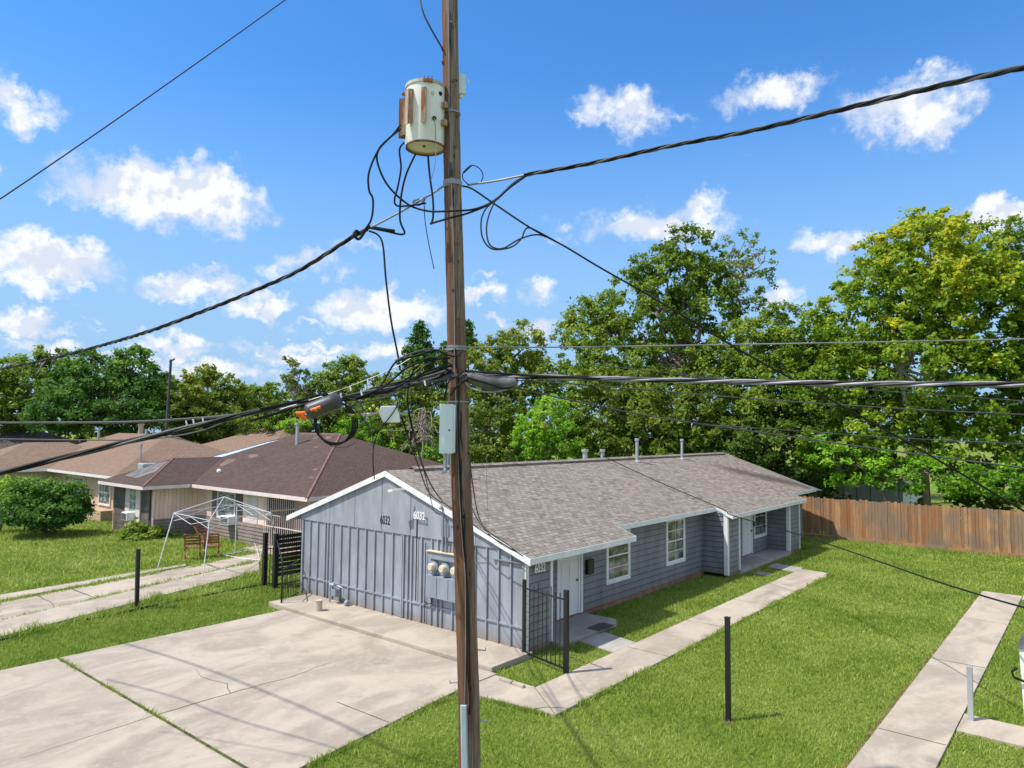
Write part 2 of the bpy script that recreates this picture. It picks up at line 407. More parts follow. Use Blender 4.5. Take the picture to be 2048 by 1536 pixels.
def m_concrete(name, c=(.50, .455, .40), dark=(.31, .28, .25), amt=.6):
    t = NT(name, .85, .25); p = t.geo()
    a = t.noise(t.mapv(p, (.28, .55, 1)), 1.2, 7, .62, 1.1); b = t.noise(p, 1.6, 6, .65); f = t.noise(p, 34, 4, .7); g = t.noise(p, 7, 5, .6)
    col = t.mix(t.rng(a, .38, .62), tuple(x*.78 for x in c), tuple(x*1.08 for x in c))
    col = t.mix(t.rng(b, .50, .78, 0, amt), col, dark)
    col = t.mix(t.rng(g, .50, .72, 0, .35), col, tuple(min(1, x*1.22) for x in c))
    col = t.mix(t.rng(f, .58, .78, 0, .35), col, tuple(x*.9 for x in dark))
    vo = t.n.new('ShaderNodeTexVoronoi'); t.l.new(p, vo.inputs['Vector']); vo.inputs['Scale'].default_value = .55
    sp = t.rng(t.math('ADD', vo.outputs['Distance'], t.math('MULTIPLY', t.math('SUBTRACT', g, .5), .35)), .04, .24, .38, 0)
    col = t.mix(sp, col, tuple(x*.75 for x in dark))
    vs = t.n.new('ShaderNodeTexVoronoi'); t.l.new(p, vs.inputs['Vector']); vs.inputs['Scale'].default_value = 5.
    col = t.mix(t.rng(vs.outputs['Distance'], .03, .07, .55, 0), col, tuple(x*.6 for x in dark))
    t.color(col); t.bump(t.math('ADD', f, t.math('MULTIPLY', b, .6)), .25, .012); return t.m
def m_drive(*a):
    m = m_concrete(*a); return m
M['concrete'] = m_drive('driveway_concrete', (.385, .33, .275), (.25, .21, .175), .7)
M['concrete_pale'] = m_concrete('path_concrete', (.40, .345, .285), (.26, .22, .185), .5)
M['concrete_grey'] = m_concrete('stoop_concrete', (.37, .35, .33), (.22, .20, .19), .6)
M['concrete_old'] = m_concrete('old_drive_concrete', (.39, .335, .275), (.23, .195, .16), .8)

def m_ground():
    t = NT('lawn_ground', .95, .1); p = t.geo()
    a = t.noise(p, .35, 6, .6, .5); b = t.noise(p, 2.5, 6, .65); f = t.noise(t.mapv(p, (1, 1, 1)), 22, 6, .75)
    col = t.mix(t.rng(a, .35, .65), (.15, .215, .032), (.23, .27, .06))
    col = t.mix(t.rng(b, .50, .78, 0, .55), col, (.15, .155, .05))
    col = t.mix(t.rng(f, .42, .66, 0, .6), col, (.05, .085, .012)); t.color(col); t.bump(f, .8, .05); return t.m
M['ground'] = m_ground()

def m_blade(name, c1, c2, c3):
    t = NT(name, .55, .25)
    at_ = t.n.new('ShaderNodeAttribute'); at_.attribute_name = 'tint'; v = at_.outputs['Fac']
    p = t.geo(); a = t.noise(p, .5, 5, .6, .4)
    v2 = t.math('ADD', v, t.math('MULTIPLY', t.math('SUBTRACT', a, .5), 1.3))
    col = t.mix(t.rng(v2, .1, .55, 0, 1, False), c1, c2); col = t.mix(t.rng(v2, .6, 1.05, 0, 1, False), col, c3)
    t.color(col)
    tr = t.n.new('ShaderNodeBsdfTranslucent'); t.l.new(col, tr.inputs['Color'])
    ms = t.n.new('ShaderNodeMixShader'); ms.inputs[0].default_value = .42
    t.l.new(t.b.outputs[0], ms.inputs[1]); t.l.new(tr.outputs[0], ms.inputs[2])
    t.l.new(ms.outputs[0], t.n['Material Output'].inputs['Surface']); return t.m
M['grass'] = m_blade('grass_blades', (.18, .285, .036), (.355, .465, .08), (.58, .58, .23))
M['leaf'] = m_blade('leaves_mid_green', (.065, .135, .014), (.22, .33, .033), (.40, .46, .065))
M['leaf_dark'] = m_blade('leaves_dark_green', (.045, .125, .020), (.125, .27, .034), (.24, .38, .06))
M['leaf_yellow'] = m_blade('leaves_yellow_green', (.08, .175, .014), (.245, .38, .024), (.58, .55, .03))
M['leaf_olive'] = m_blade('leaves_olive', (.08, .155, .015), (.215, .30, .034), (.38, .41, .07))
M['leaf_bright'] = m_blade('leaves_bright_green', (.085, .22, .014), (.22, .45, .026), (.40, .56, .06))

def m_bark(name, c=(.13, .10, .08), c2=(.26, .22, .18)):
    t = NT(name, .9, .15); p = t.vec(); n = t.noise(t.mapv(p, (9, 9, 1.5)), 2, 6, .65)
    t.color(t.mix(t.rng(n, .35, .65), c, c2)); t.bump(n, .6, .03); return t.m
M['bark'] = m_bark('tree_bark'); M['bark_grey'] = m_bark('pale_grey_bark', (.24, .20, .17), (.42, .37, .31))

def m_shingle(name, c1, c2, patch, mort, stain=None, pamt=.5):
    t = NT(name, .93, .15); uv = t.tc.outputs['UV']
    br = t.n.new('ShaderNodeTexBrick'); t.l.new(uv, br.inputs['Vector'])
    br.inputs['Color1'].default_value = (*c1, 1); br.inputs['Color2'].default_value = (*c2, 1); br.inputs['Mortar'].default_value = (*mort, 1)
    br.inputs['Scale'].default_value = 1; br.inputs['Brick Width'].default_value = .25; br.inputs['Row Height'].default_value = .135
    br.inputs['Mortar Size'].default_value = .011; br.inputs['Mortar Smooth'].default_value = .35; br.offset = .37
    p = t.geo(); a = t.noise(p, .5, 6, .6); f = t.noise(t.mapv(uv, (7, 1.6, 1)), 2.6, 4, .7)
    col = t.mix(t.rng(a, .35, .7, 0, pamt*.7), br.outputs['Color'], patch)
    col = t.mix(t.rng(f, .42, .68, 0, .5), col, tuple(x*1.5 for x in c2))
    if stain is not None: col = t.mix(stain(t), col, (.07, .055, .045))
    t.color(col); t.bump(t.math('SUBTRACT', 1., br.outputs['Fac']), .7, .012); return t.m
def roof_stain(t):      # dark leaf stain running diagonally near the far end of the front slope
    p = t.geo(); s = t.n.new('ShaderNodeSeparateXYZ'); t.l.new(p, s.inputs[0])
    # line from (19,4.3) to (23.9,.9)
    d = t.math('ADD', t.math('MULTIPLY', t.math('SUBTRACT', s.outputs[0], 18.6), .57), t.math('MULTIPLY', t.math('SUBTRACT', s.outputs[1], 4.1), .82))
    n = t.noise(p, 1.6, 6, .65)
    dd = t.math('ABSOLUTE', t.math('ADD', d, t.math('MULTIPLY', t.math('SUBTRACT', n, .5), 1.6)))
    m = t.rng(dd, .15, .9, .8, 0)
    return t.math('MULTIPLY', m, t.rng(s.outputs[0], 18.5, 20.5, 0, 1))
M['shingle'] = m_shingle('grey_brown_shingles', (.130, .110, .096), (.275, .247, .220), (.198, .172, .152), (.10, .078, .066), roof_stain)
M['shingle_brown'] = m_shingle('dark_brown_shingles', (.066, .046, .040), (.098, .068, .058), (.105, .073, .062), (.038, .027, .024))
M['shingle_tan'] = m_shingle('tan_brown_shingles', (.18, .122, .092), (.235, .165, .125), (.165, .115, .088), (.12, .08, .06))
M['shingle_dark'] = m_shingle('charcoal_brown_shingles', (.085, .07, .065), (.11, .09, .085), (.10, .08, .075), (.05, .04, .04))

def m_fence():
    t = NT('cedar_fence_boards', .85, .2); p = t.vec(); r = t.geo('Random Per Island')
    g = t.noise(t.mapv(p, (14, 14, .8)), 2, 6, .65, .4); a = t.noise(t.mapv(p, (1, .9, .6)), .9, 5, .6)
    c = t.mix(t.rng(r, 0, 1, 0, 1, False), (.26, .115, .048), (.47, .27, .14))
    c = t.mix(t.rng(a, .42, .60, 0, .8), c, (.22, .165, .125))
    c = t.mix(t.rng(g, .45, .7, 0, .6), c, (.17, .085, .042)); t.color(c); t.bump(g, .4, .01); return t.m
M['fence'] = m_fence()
M['darkwood'] = paint('dark_stained_slats', (.035, .028, .026), .7, .3)

def m_crete_joint():
    t = NT('joint_dirt', .95, .1); p = t.geo(); n = t.noise(p, 3, 5, .6)
    t.color(t.mix(t.rng(n, .4, .6), (.05, .045, .03), (.10, .13, .035))); return t.m
M['joint'] = m_crete_joint()

# ------------------------------------------------------------------ setting: ground, drives, paths
def structure(o): o['kind'] = 'structure'; return o
structure(MB().box(-300, -300, -1.0, 500, 500, 0.0).build('lawn', M['ground']))

drive_poly = [(-30, 7.88), (-1.47, 7.88), (-1.47, -.40), (-2.78, -.42), (-6.7, -.86), (-11.5, -1.45), (-30, -2.2)]
structure(MB().slab(drive_poly, -.1, .045).build('driveway', M['concrete']))
structure(MB().slab([(-1.45, 8.72), (0.02, 8.72), (0.02, -.22), (-1.45, -.22)], -.1, .14).build('house_slab', M['concrete_pale'], bevel=.015))
walk1 = [(-2.77, -.44), (-1.57, -.44), (-1.57, -1.53), (15.3, -1.53), (15.2, -2.69), (-2.45, -2.69), (-2.62, -1.4)]
structure(MB().slab(walk1, -.1, .05).build('path', M['concrete_pale']))
# gap under walkway start is closed by the drive's end; second path to the right
structure(MB().slab([(-12, -7.46), (15.6, -7.44), (15.6, -8.54), (-12, -8.54)], -.1, .05).build('path', M['concrete_pale']))
structure(MB().slab([(15.0, -8.56), (15.9, -8.56), (15.9, -14), (15.0, -14)], -.1, .045).build('path', M['concrete_pale']))
structure(MB().slab([(1.75, -8.56), (2.75, -8.56), (2.75, -14), (1.75, -14)], -.1, .045).build('path', M['concrete_pale']))
# stoops and stepping slabs
structure(MB().slab([(1.08, .98), (3.95, .98), (3.95, -.10), (3.62, -.32), (1.7, -.32), (1.08, -.2)], -.1, .11).build('stoop', M['concrete_grey'], bevel=.012))
structure(MB().slab([(1.75, -.34), (2.9, -.34), (2.62, -1.50), (1.55, -1.50)], -.1, .035).build('stepping_slab', M['concrete_grey']))
structure(MB().slab([(12.96, .98), (18.58, .98), (18.58, -.09), (12.96, -.09)], -.1, .16).build('stoop', M['concrete_grey'], bevel=.012))
structure(MB().slab([(15.0, -.3), (16.0, -.32), (15.7, -1.5), (14.6, -1.5)], -.1, .03).build('stepping_slab', M['concrete_grey']))
structure(MB().slab([(13.35, -.45), (13.95, -.38), (13.75, -1.0), (13.15, -1.0)], -.1, .03).build('stepping_slab', M['concrete_grey']))
# neighbour's old drive in three strips, from measured ground points
def gz(u, v): p = atz(u, v, 0); return (p[0], p[1])
def ext(a, b, k): return (a[0]+(a[0]-b[0])*k, a[1]+(a[1]-b[1])*k)
def strip(l0, r0, l1, r1, z, name='old_driveway', m='concrete_old', bevel=0):
    l0, r0, l1, r1 = gz(*l0), gz(*r0), gz(*l1), gz(*r1)
    structure(MB().slab([ext(l0, r0, .5), r0, ext(r1, l1, .0), ext(l1, r1, .5)], -.1, z).build(name, M[m], bevel=bevel))
strip((0, 1248), (518, 1126), (0, 1280), (518, 1146), .09)
strip((0, 1209), (522, 1107), (0, 1246), (522, 1124), .05)
strip((0, 1192), (372, 1129), (0, 1203), (372, 1133), .04)

def ribbon(pts, w, z, name='concrete_joint', m='joint', taper=False):
    b = MB(); P = [np.array(p, float) for p in pts]
    for i in range(len(P)-1):
        d = P[i+1]-P[i]; n = np.array([-d[1], d[0]]); n /= np.linalg.norm(n)+1e-9
        w0 = w*(1-i/len(P)*.7) if taper else w; w1 = w*(1-(i+1)/len(P)*.7) if taper else w
        b.face((*(P[i]-n*w0/2), z), (*(P[i+1]-n*w1/2), z), (*(P[i+1]+n*w1/2), z), (*(P[i]+n*w0/2), z))
    return structure(b.build(name, M[m]))
ribbon([(-7.33, 7.86), (-7.33, -.9)], .06, .050)
def crack(pts, w=.018, z=.0505, name='concrete_crack'):
    out = []
    for i in range(len(pts)-1):
        for k in range(5):
            t = k/5; out.append((pts[i][0]*(1-t)+pts[i+1][0]*t+random.uniform(-.02, .02), pts[i][1]*(1-t)+pts[i+1][1]*t+random.uniform(-.02, .02)))
    out.append(pts[-1]); ribbon(out, w, z, name, taper=True)
crack([(-7.3, 2.91), (-5.87, 2.89), (-4.6, 2.8), (-3.4, 2.95)], .022)
crack([(-7.36, 2.91), (-9.5, 2.75)], .014)
crack([gz(460, 1391), gz(452, 1372), gz(400, 1358), gz(392, 1342)], .014)
ribbon([(-4.75, .9), (-4.72, -.6)], .018, .0502)
ribbon([(-2.76, -.43), (-1.5, -.41)], .03, .0545)
crack([gz(1068, 1425), gz(1088, 1419), gz(1140, 1422)], .03, .0555)
for x in (2.1, 5.4, 8.7, 12.0): ribbon([(x, -1.54), (x, -2.68)], .014, .0548)
ribbon([(-1.6, -1.54), (-2.45, -2.68)], .012, .0548)
for x, w in ((.9, .02), (6.15, .02), (11.0, .012), (-5, .02)): ribbon([(x, -7.47), (x, -8.53)], w, .0548)
crack([gz(75, 1195), gz(105, 1210), gz(110, 1222)], .03, .0555)
crack([gz(140, 1180), gz(200, 1204)], .05, .0555)
crack([gz(415, 1132), gz(460, 1148)], .05, .0555)
# dirt edges beside paths (trimmed lawn edge shows soil)
ribbon([(-12, -7.40), (15.6, -7.38)], .09, .006, 'trimmed_edge', 'soil')
ribbon([(-1.5, -1.48), (15.2, -1.48)], .07, .006, 'trimmed_edge', 'soil')
ribbon([(-1.4, 9.3), (-.3, 9.9), (.6, 10.9)], .9, .005, 'bare_soil', 'soil')
ribbon([(-.62, -5.3), (-.2, -5.12)], .22, .007, 'bare_soil', 'soil')
ribbon([(-.6, -1.55), (-.25, -1.45)], .12, .007, 'bare_soil', 'soil')
ribbon([(-30, 7.93), (-1.4, 7.93)], .07, .006, 'trimmed_edge', 'soil')

# grass blades as real geometry
def blades(name, n, region, h=(.05, .11), w=(.014, .028), seed=1, mat='grass', tshift=0., label=None):
    """region(n)-> x,y arrays"""
    r = np.random.default_rng(seed); x, y = region(n, r); n = len(x)
    dist = np.hypot(x-CAM[0], y-CAM[1])
    k = 1+np.clip((dist-14)/30, 0, 1.5)
    H = r.uniform(*h, n)*(.8+.2*k); Wd = r.uniform(*w, n)*k
    cl = .5+.25*np.sin(x*5.3+2*np.sin(y*3.1))*np.cos(y*4.7+1.5*np.sin(x*2.3))+.25*np.sin(x*1.3+y*.9+2*np.sin(y*.7))
    H = H*(.65+.9*cl)
    a = r.uniform(0, 2*pi, n); lean = r.uniform(.15, 1.0, n)*H; la = r.uniform(0, 2*pi, n)
    V = np.zeros((n, 3, 3))
    V[:, 0, 0] = x-np.cos(a)*Wd/2; V[:, 0, 1] = y-np.sin(a)*Wd/2
    V[:, 1, 0] = x+np.cos(a)*Wd/2; V[:, 1, 1] = y+np.sin(a)*Wd/2
    V[:, 2, 0] = x+np.cos(la)*lean; V[:, 2, 1] = y+np.sin(la)*lean; V[:, 2, 2] = H
    t = np.clip(r.normal(.36, .26, n)+tshift+.22*(.5-cl), 0, 1)
    o = npmesh(name, V.reshape(-1, 3), 3, M[mat], tint=t); o['kind'] = 'stuff'
    if label: o['label'] = label
    return o
PAVED = [drive_poly, [(-1.5, 8.8), (0, 8.8), (0, -.3), (-1.5, -.3)], walk1, [(-12, -7.44), (15.6, -7.44), (15.6, -8.56), (-12, -8.56)],
         [(15.0, -8.56), (15.9, -8.56), (15.9, -14), (15.0, -14)], [(1.75, -8.56), (2.75, -8.56), (2.75, -14), (1.75, -14)],
         [(1.08, .98), (3.95, .98), (3.95, -.10), (3.62, -.32), (1.08, -.3)], [(1.75, -.34), (2.9, -.34), (2.62, -1.50), (1.55, -1.50)],
         [(12.96, .98), (18.58, .98), (18.58, -.09), (12.96, -.09)], [(15.0, -.3), (16.0, -.32), (15.7, -1.5), (14.6, -1.5)],
         [(13.35, -.45), (13.95, -.38), (13.75, -1.0), (13.15, -1.0)],
         [(0, 9.2), (0, 0), (1.05, 0), (1.05, 1), (11.9, 1), (11.9, 0), (13, 0), (13, 1), (18.6, 1), (18.6, 0), (20, 0), (20, 1), (24, 1), (24, 9.2)],
         [gz(0, 1250), gz(518, 1128), gz(518, 1146), gz(0, 1278)], [gz(0, 1211), gz(522, 1109), gz(522, 1122), gz(0, 1244)], [gz(0, 1193), gz(372, 1130), gz(372, 1132), gz(0, 1202)]]
def inside(x, y, poly):
    c = np.zeros(len(x), bool); j = len(poly)-1
    for i in range(len(poly)):
        xi, yi = poly[i]; xj, yj = poly[j]
        with np.errstate(divide='ignore', invalid='ignore'):
            c ^= ((yi > y) != (yj > y)) & (x < (xj-xi)*(y-yi)/(yj-yi+1e-12)+xi)
        j = i
    return c
def lawn_region(x0, x1, y0, y1, fall=22.):
    def f(n, r):
        x = r.uniform(x0, x1, n); y = r.uniform(y0, y1, n)
        d = np.hypot(x-CAM[0], y-CAM[1]); keep = r.uniform(0, 1, n) < np.clip((fall/np.maximum(d, 1))**1.3, 0, 1)
        P = np.stack([x, y, np.zeros(n)], 1)-CAM; w = P@_f; u = 1024+FPX*(P@_r)/w; v = 768-FPX*(P@_u)/w
        keep &= (w > 0) & (u > -260) & (u < 2310) & (v < 1760)
        for p in PAVED: keep &= ~inside(x, y, p)
        return x[keep], y[keep]
    return f
blades('grass', 520000, lawn_region(-9, 25, -15, 1), seed=11, h=(.03, .075), w=(.012, .026), label='mown bright green front lawn beside the grey house')
blades('grass', 95000, lawn_region(-14, .5, 7.9, 11.4), seed=12, h=(.035, .08), label='strip of grass between the two driveways')
blades('grass', 210000, lawn_region(-8, 9, 10.5, 48, 26.), seed=13, h=(.05, .11), w=(.02, .04), tshift=.10, label='lush lawn in front of the pink neighbour house')

def edge_tufts(name, segs, n, h, spread, seed, label):
    def f(m, r):
        xs, ys = [], []
        L = [math.dist(a, b) for a, b in segs]; T = sum(L)
        for (a, b), l in zip(segs, L):
            k = int(m*l/T); t = r.uniform(0, 1, k); cl = np.sin(t*l*3.1+a[0])*.5+.5+np.sin(t*l*7.7)*.3
            keep = r.uniform(0, 1, k) < np.clip(cl, .12, 1)
            xs.append((a[0]+(b[0]-a[0])*t+r.normal(0, spread, k))[keep]); ys.append((a[1]+(b[1]-a[1])*t+r.normal(0, spread, k))[keep])
        return np.concatenate(xs), np.concatenate(ys)
    return blades(name, n, f, h=h, w=(.015, .03), seed=seed, tshift=.08, label=label)
edge_tufts('weeds', [((-7.33, 7.86), (-7.33, -.9))], 1500, (.05, .10), .02, 21, 'weeds growing in the driveway joint')
edge_tufts('weeds', [(gz(0, 1283), gz(518, 1168)), (gz(150, 1247), gz(518, 1150))], 5200, (.10, .26), .11, 22, 'tall weeds along the black edging pipe')
edge_tufts('weeds', [(gz(0, 1247), gz(518, 1125)), (gz(0, 1208), gz(400, 1134)), (gz(330, 1165), gz(518, 1128))], 4200, (.06, .17), .05, 23, 'weeds in the joints of the old driveway')
edge_tufts('weeds', [((-2.5, -2.72), (15, -2.72)), ((-6.7, -.92), (-2.8, -.48)), ((-2.8, -.5), (-2.5, -2.6)), ((-1.45, -.3), (-.1, .0))], 9000, (.05, .12), .035, 24, 'ragged grass edge along the front path')

# ------------------------------------------------------------------ the grey house
GF = (0, 0, 0, 1, -1, 0)           # gable wall frame: a=+Y, outward -X
def FRX(y): return (0, y, 1, 0, 0, -1)      # walls facing -Y, a=+X
def FRY(x): return (x, 0, 0, 1, -1, 0)      # walls facing -X, a=+Y
house = root('house', 'grey one-storey house with brown-grey shingle roof and house number 6032, behind the utility pole', 'house', (0, 0, 0))
RY, RZ, SL = 5.1, 4.17, .347
XE = 23.9
def rz(y): return RZ-SL*abs(y-RY)
WH = 9.2
JB = MB()
def lap(b, F, a0, a1, z0, z1, e=.19):
    z = z0
    while z < z1-1e-4:
        if z > z0: JB.fbox(F, a0, a1, z-.011, z+.004, .0, .0245)  # dark strip painting in the shade under the lap's lip
        z += e
    z = z0; P = lambda a, z, d: (F[0]+F[2]*a+F[4]*d, F[1]+F[3]*a+F[5]*d, z)
    while z < z1-1e-4:
        t = min(z+e, z1)
        b.face(P(a0, z, .022), P(a1, z, .022), P(a1, t, .006), P(a0, t, .006)); b.face(P(a0, z, .006), P(a1, z, .006), P(a1, z, .022), P(a0, z, .022)); z = t
# gable wall
b = MB()
b.fbox(GF, .0, WH, .14, 2.43, -.10, 0)
b.build_each('wall', M['siding'], house)
b = MB()
a = .02
xs = []
while a < WH-.02: xs.append(a); a += .395
xs += [1.62, 2.95, 4.12, 4.3, 7.6, 7.78]
for a in xs: b.fbox(GF, a, a+.042, .16, 2.42, 0, .048)
seg = [.02+.395*k for k in range(24) if .02+.395*k < WH-.02]
for i in range(len(seg)-1):
    b.fbox(GF, seg[i]+.042, seg[i+1], .62, .67, 0, .034)
b.fbox(GF, WH-.06, WH, .14, 2.42, 0, .028)
b.build('batten', M['siding'], house)
# upper gable sheet, proud of the lower wall
def gable_poly(x0, x1, z0, mat, name, y0=-.02, y1=WH+.12):
    zb = z0; pts = [(y0, zb), (y1, zb), (y1, max(zb+.02, rz(y1)-.06)), (RY, RZ-.06), (y0, max(zb+.001, rz(y0)-.06))]
    return MB().hexa([(x0, p[0], p[1]) for p in pts], [(x1, p[0], p[1]) for p in pts]).build(name, mat, house)
pts = [(.42, 2.43), (9.24, 2.43), (9.24, rz(9.24)-.07), (RY, RZ-.07), (.42, 2.45)]
MB().hexa([(-.035, p[0], p[1]) for p in pts], [(.10, p[0], p[1]) for p in pts]).build('gable_panel', M['siding'], house)
b = MB()
for a in (1.6, 2.82, 4.05, 5.27, 6.5, 7.72): b.fbox(GF, a, a+.012, 2.45, min(rz(a), rz(a+.012))-.09, .035, .0375)
b.build_each('panel_seam', M['dark'], house)
# other walls
b = MB()
b.box(.1, .022, .12, 1.05, .98, 2.35)                # core near box
b.box(.1, 1.0, .12, 23.55, 1.1, 2.62)
b.box(.0, 9.1, .0, 23.55, 9.2, 2.6)
b.box(23.45, 1.1, 0, 23.55, 9.1, 2.6)
b.box(11.92, .022, .12, 13.0, 1.0, 2.35)
b.box(18.6, .022, .12, 19.95, 1.0, 2.35)
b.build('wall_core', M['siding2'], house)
pts = [(.02, 2.5), (9.2, 2.5), (RY, RZ-.07)]
MB().hexa([(23.45, p[0], p[1]) for p in pts], [(23.55, p[0], p[1]) for p in pts]).build('gable_panel', M['siding2'], house)
b = MB()
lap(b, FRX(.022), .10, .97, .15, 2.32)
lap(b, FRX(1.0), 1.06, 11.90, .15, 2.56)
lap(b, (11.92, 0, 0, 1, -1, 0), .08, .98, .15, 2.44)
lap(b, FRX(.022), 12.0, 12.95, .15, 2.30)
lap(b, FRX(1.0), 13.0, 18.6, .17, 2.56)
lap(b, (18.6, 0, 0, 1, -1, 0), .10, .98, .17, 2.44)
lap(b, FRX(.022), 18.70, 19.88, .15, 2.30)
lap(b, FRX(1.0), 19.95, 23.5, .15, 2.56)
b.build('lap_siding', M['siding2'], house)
JB.build('lap_shade_strip', paint('siding_lap_shade', (.045, .05, .06), .8, .1), house); JB = MB()  # strips coloured dark as the shaded lips of the laps
b = MB()
b.box(1.05, .93, -.05, 11.9, 1.0, .145); b.box(.02, .0, -.05, 1.0, .05, .12); b.box(11.88, .0, -.05, 12.96, .06, .13); b.box(18.6, .0, -.05, 19.95, .06, .13)
b.box(-.012, -.005, -.05, .04, WH, .155)
b.build_each('footing', M['brick'], house)
# corner trim
b = MB()
b.fbox(FRX(0), -.03, .10, .1, 2.28, -.02, .025)
b.fbox(FRX(0), .97, 1.07, .12, 2.28, -.2, .03)
b.fbox(FRX(0), 11.86, 12.0, .1, 2.29, -.12, .03)
b.fbox(FRX(0), 12.95, 13.05, .16, 2.29, -.2, .03)
b.fbox(FRX(0), 18.55, 18.70, .16, 2.29, -.12, .03)
b.fbox(FRX(0), 19.88, 19.98, .1, 2.29, -.2, .03)
b.build_each('corner_trim', M['white'], house)
# roof
th = .05
def roofpoly(pts): # pts (x,y) on the roof surface
    return [(x, y, rz(y)) for x, y in pts], [(x, y, rz(y)-th) for x, y in pts]
b = MB()
front = [(-.09, RY), (-.09, -.2), (4.85, -.2), (4.85, .45), (11.9, .45), (11.9, -.2), (20.3, -.2), (20.3, .45), (XE, .45), (XE, RY)]
# split into convex pieces along X so the UVs stay continuous
pieces = [(-.09, 4.85, -.2), (4.85, 11.9, .45), (11.9, 20.3, -.2), (20.3, XE, .45)]
n0 = len(b.v)
for x0, x1, y0 in pieces:
    b.face((x0, y0, rz(y0)), (x1, y0, rz(y0)), (x1, RY, RZ), (x0, RY, RZ))
    b.face((x0, y0, rz(y0)-th), (x0, RY, RZ-th), (x1, RY, RZ-th), (x1, y0, rz(y0)-th))
    b.face((x0, y0, rz(y0)-th), (x1, y0, rz(y0)-th), (x1, y0, rz(y0)), (x0, y0, rz(y0)))
for x, y0, y1 in ((-.09, -.2, RY), (4.85, -.2, .45), (11.9, -.2, .45), (20.3, -.2, .45), (XE, .45, RY)):
    b.face((x, y0, rz(y0)-th), (x, y0, rz(y0)), (x, y1, rz(y1)), (x, y1, rz(y1)-th))
yb = 9.95
b.face((-.09, RY, RZ), (XE, RY, RZ), (XE, yb, rz(yb)), (-.09, yb, rz(yb)))
b.face((-.09, RY, RZ-th), (-.09, yb, rz(yb)-th), (XE, yb, rz(yb)-th), (XE, RY, RZ-th))
b.face((-.09, yb, rz(yb)-th), (-.09, RY, RZ-th), (-.09, RY, RZ), (-.09, yb, rz(yb)))
b.face((XE, yb, rz(yb)-th), (XE, RY, RZ-th), (XE, RY, RZ), (XE, yb, rz(yb)))
roof = b.build('roof', M['shingle'], house)
# soffits
b = MB()
for x0, x1, y0 in pieces: b.box(x0+.02, y0+.02, rz(y0)-.17, x1-.02, (1.0 if y0 > 0 else 1.02), rz(y0)-.15)
b.build_each('soffit', M['siding2'], house)
# ridge vent
b = MB(); b.hexa([(.9, RY-.16, RZ-.045), (XE-.5, RY-.16, RZ-.045), (XE-.5, RY+.16, RZ-.045), (.9, RY+.16, RZ-.045)],
                 [(.9, RY-.16, RZ+.0), (XE-.5, RY-.16, RZ+.0), (XE-.5, RY+.16, RZ+.0), (.9, RY+.16, RZ+.0)])
b.hexa([(.9, RY-.17, RZ+.003), (XE-.5, RY-.17, RZ+.003), (XE-.5, RY, RZ+.065), (.9, RY, RZ+.065)], [(.9, RY-.17, RZ+.015), (XE-.5, RY-.17, RZ+.015), (XE-.5, RY, RZ+.078), (.9, RY, RZ+.078)])
b.hexa([(.9, RY+.17, RZ+.003), (XE-.5, RY+.17, RZ+.003), (XE-.5, RY, RZ+.065), (.9, RY, RZ+.065)], [(.9, RY+.17, RZ+.015), (XE-.5, RY+.17, RZ+.015), (XE-.5, RY, RZ+.078), (.9, RY, RZ+.078)])
b.build('ridge_vent', M['shingle'], roof)
# fascia
b = MB()
for x0, x1, y0 in pieces:
    zt = rz(y0)-.012
    b.box(x0, y0-.028, zt-.15, x1, y0-.002, zt)
for x, y0, y1, s in ((4.85, -.2, .45, 1), (20.3, -.2, .45, 1), (11.9, -.2, .45, -1)):
    xx0, xx1 = (x+.002, x+.026) if s > 0 else (x-.026, x-.002)
    b.hexa([(xx0, y0-.028, rz(y0)-.165), (xx1, y0-.028, rz(y0)-.165), (xx1, y1-.03, rz(y1)-.165), (xx0, y1-.03, rz(y1)-.165)],
           [(xx0, y0-.028, rz(y0)-.014), (xx1, y0-.028, rz(y0)-.014), (xx1, y1-.03, rz(y1)-.014), (xx0, y1-.03, rz(y1)-.014)])
for x0, x1 in ((-.119, -.092), (XE+.002, XE+.03)):
    for ya, ybb in ((-.228 if x0 < 0 else .42, RY), (RY, yb+.0)):
        b.hexa([(x0, ya, rz(ya)-.17), (x1, ya, rz(ya)-.17), (x1, ybb, rz(ybb)-.17), (x0, ybb, rz(ybb)-.17)],
               [(x0, ya, rz(ya)-.012), (x1, ya, rz(ya)-.012), (x1, ybb, rz(ybb)-.012), (x0, ybb, rz(ybb)-.012)])
b.box(-.09, yb+.002, rz(yb)-.16, XE, yb+.027, rz(yb)-.012)
b.build_each('fascia', M['white'], house)
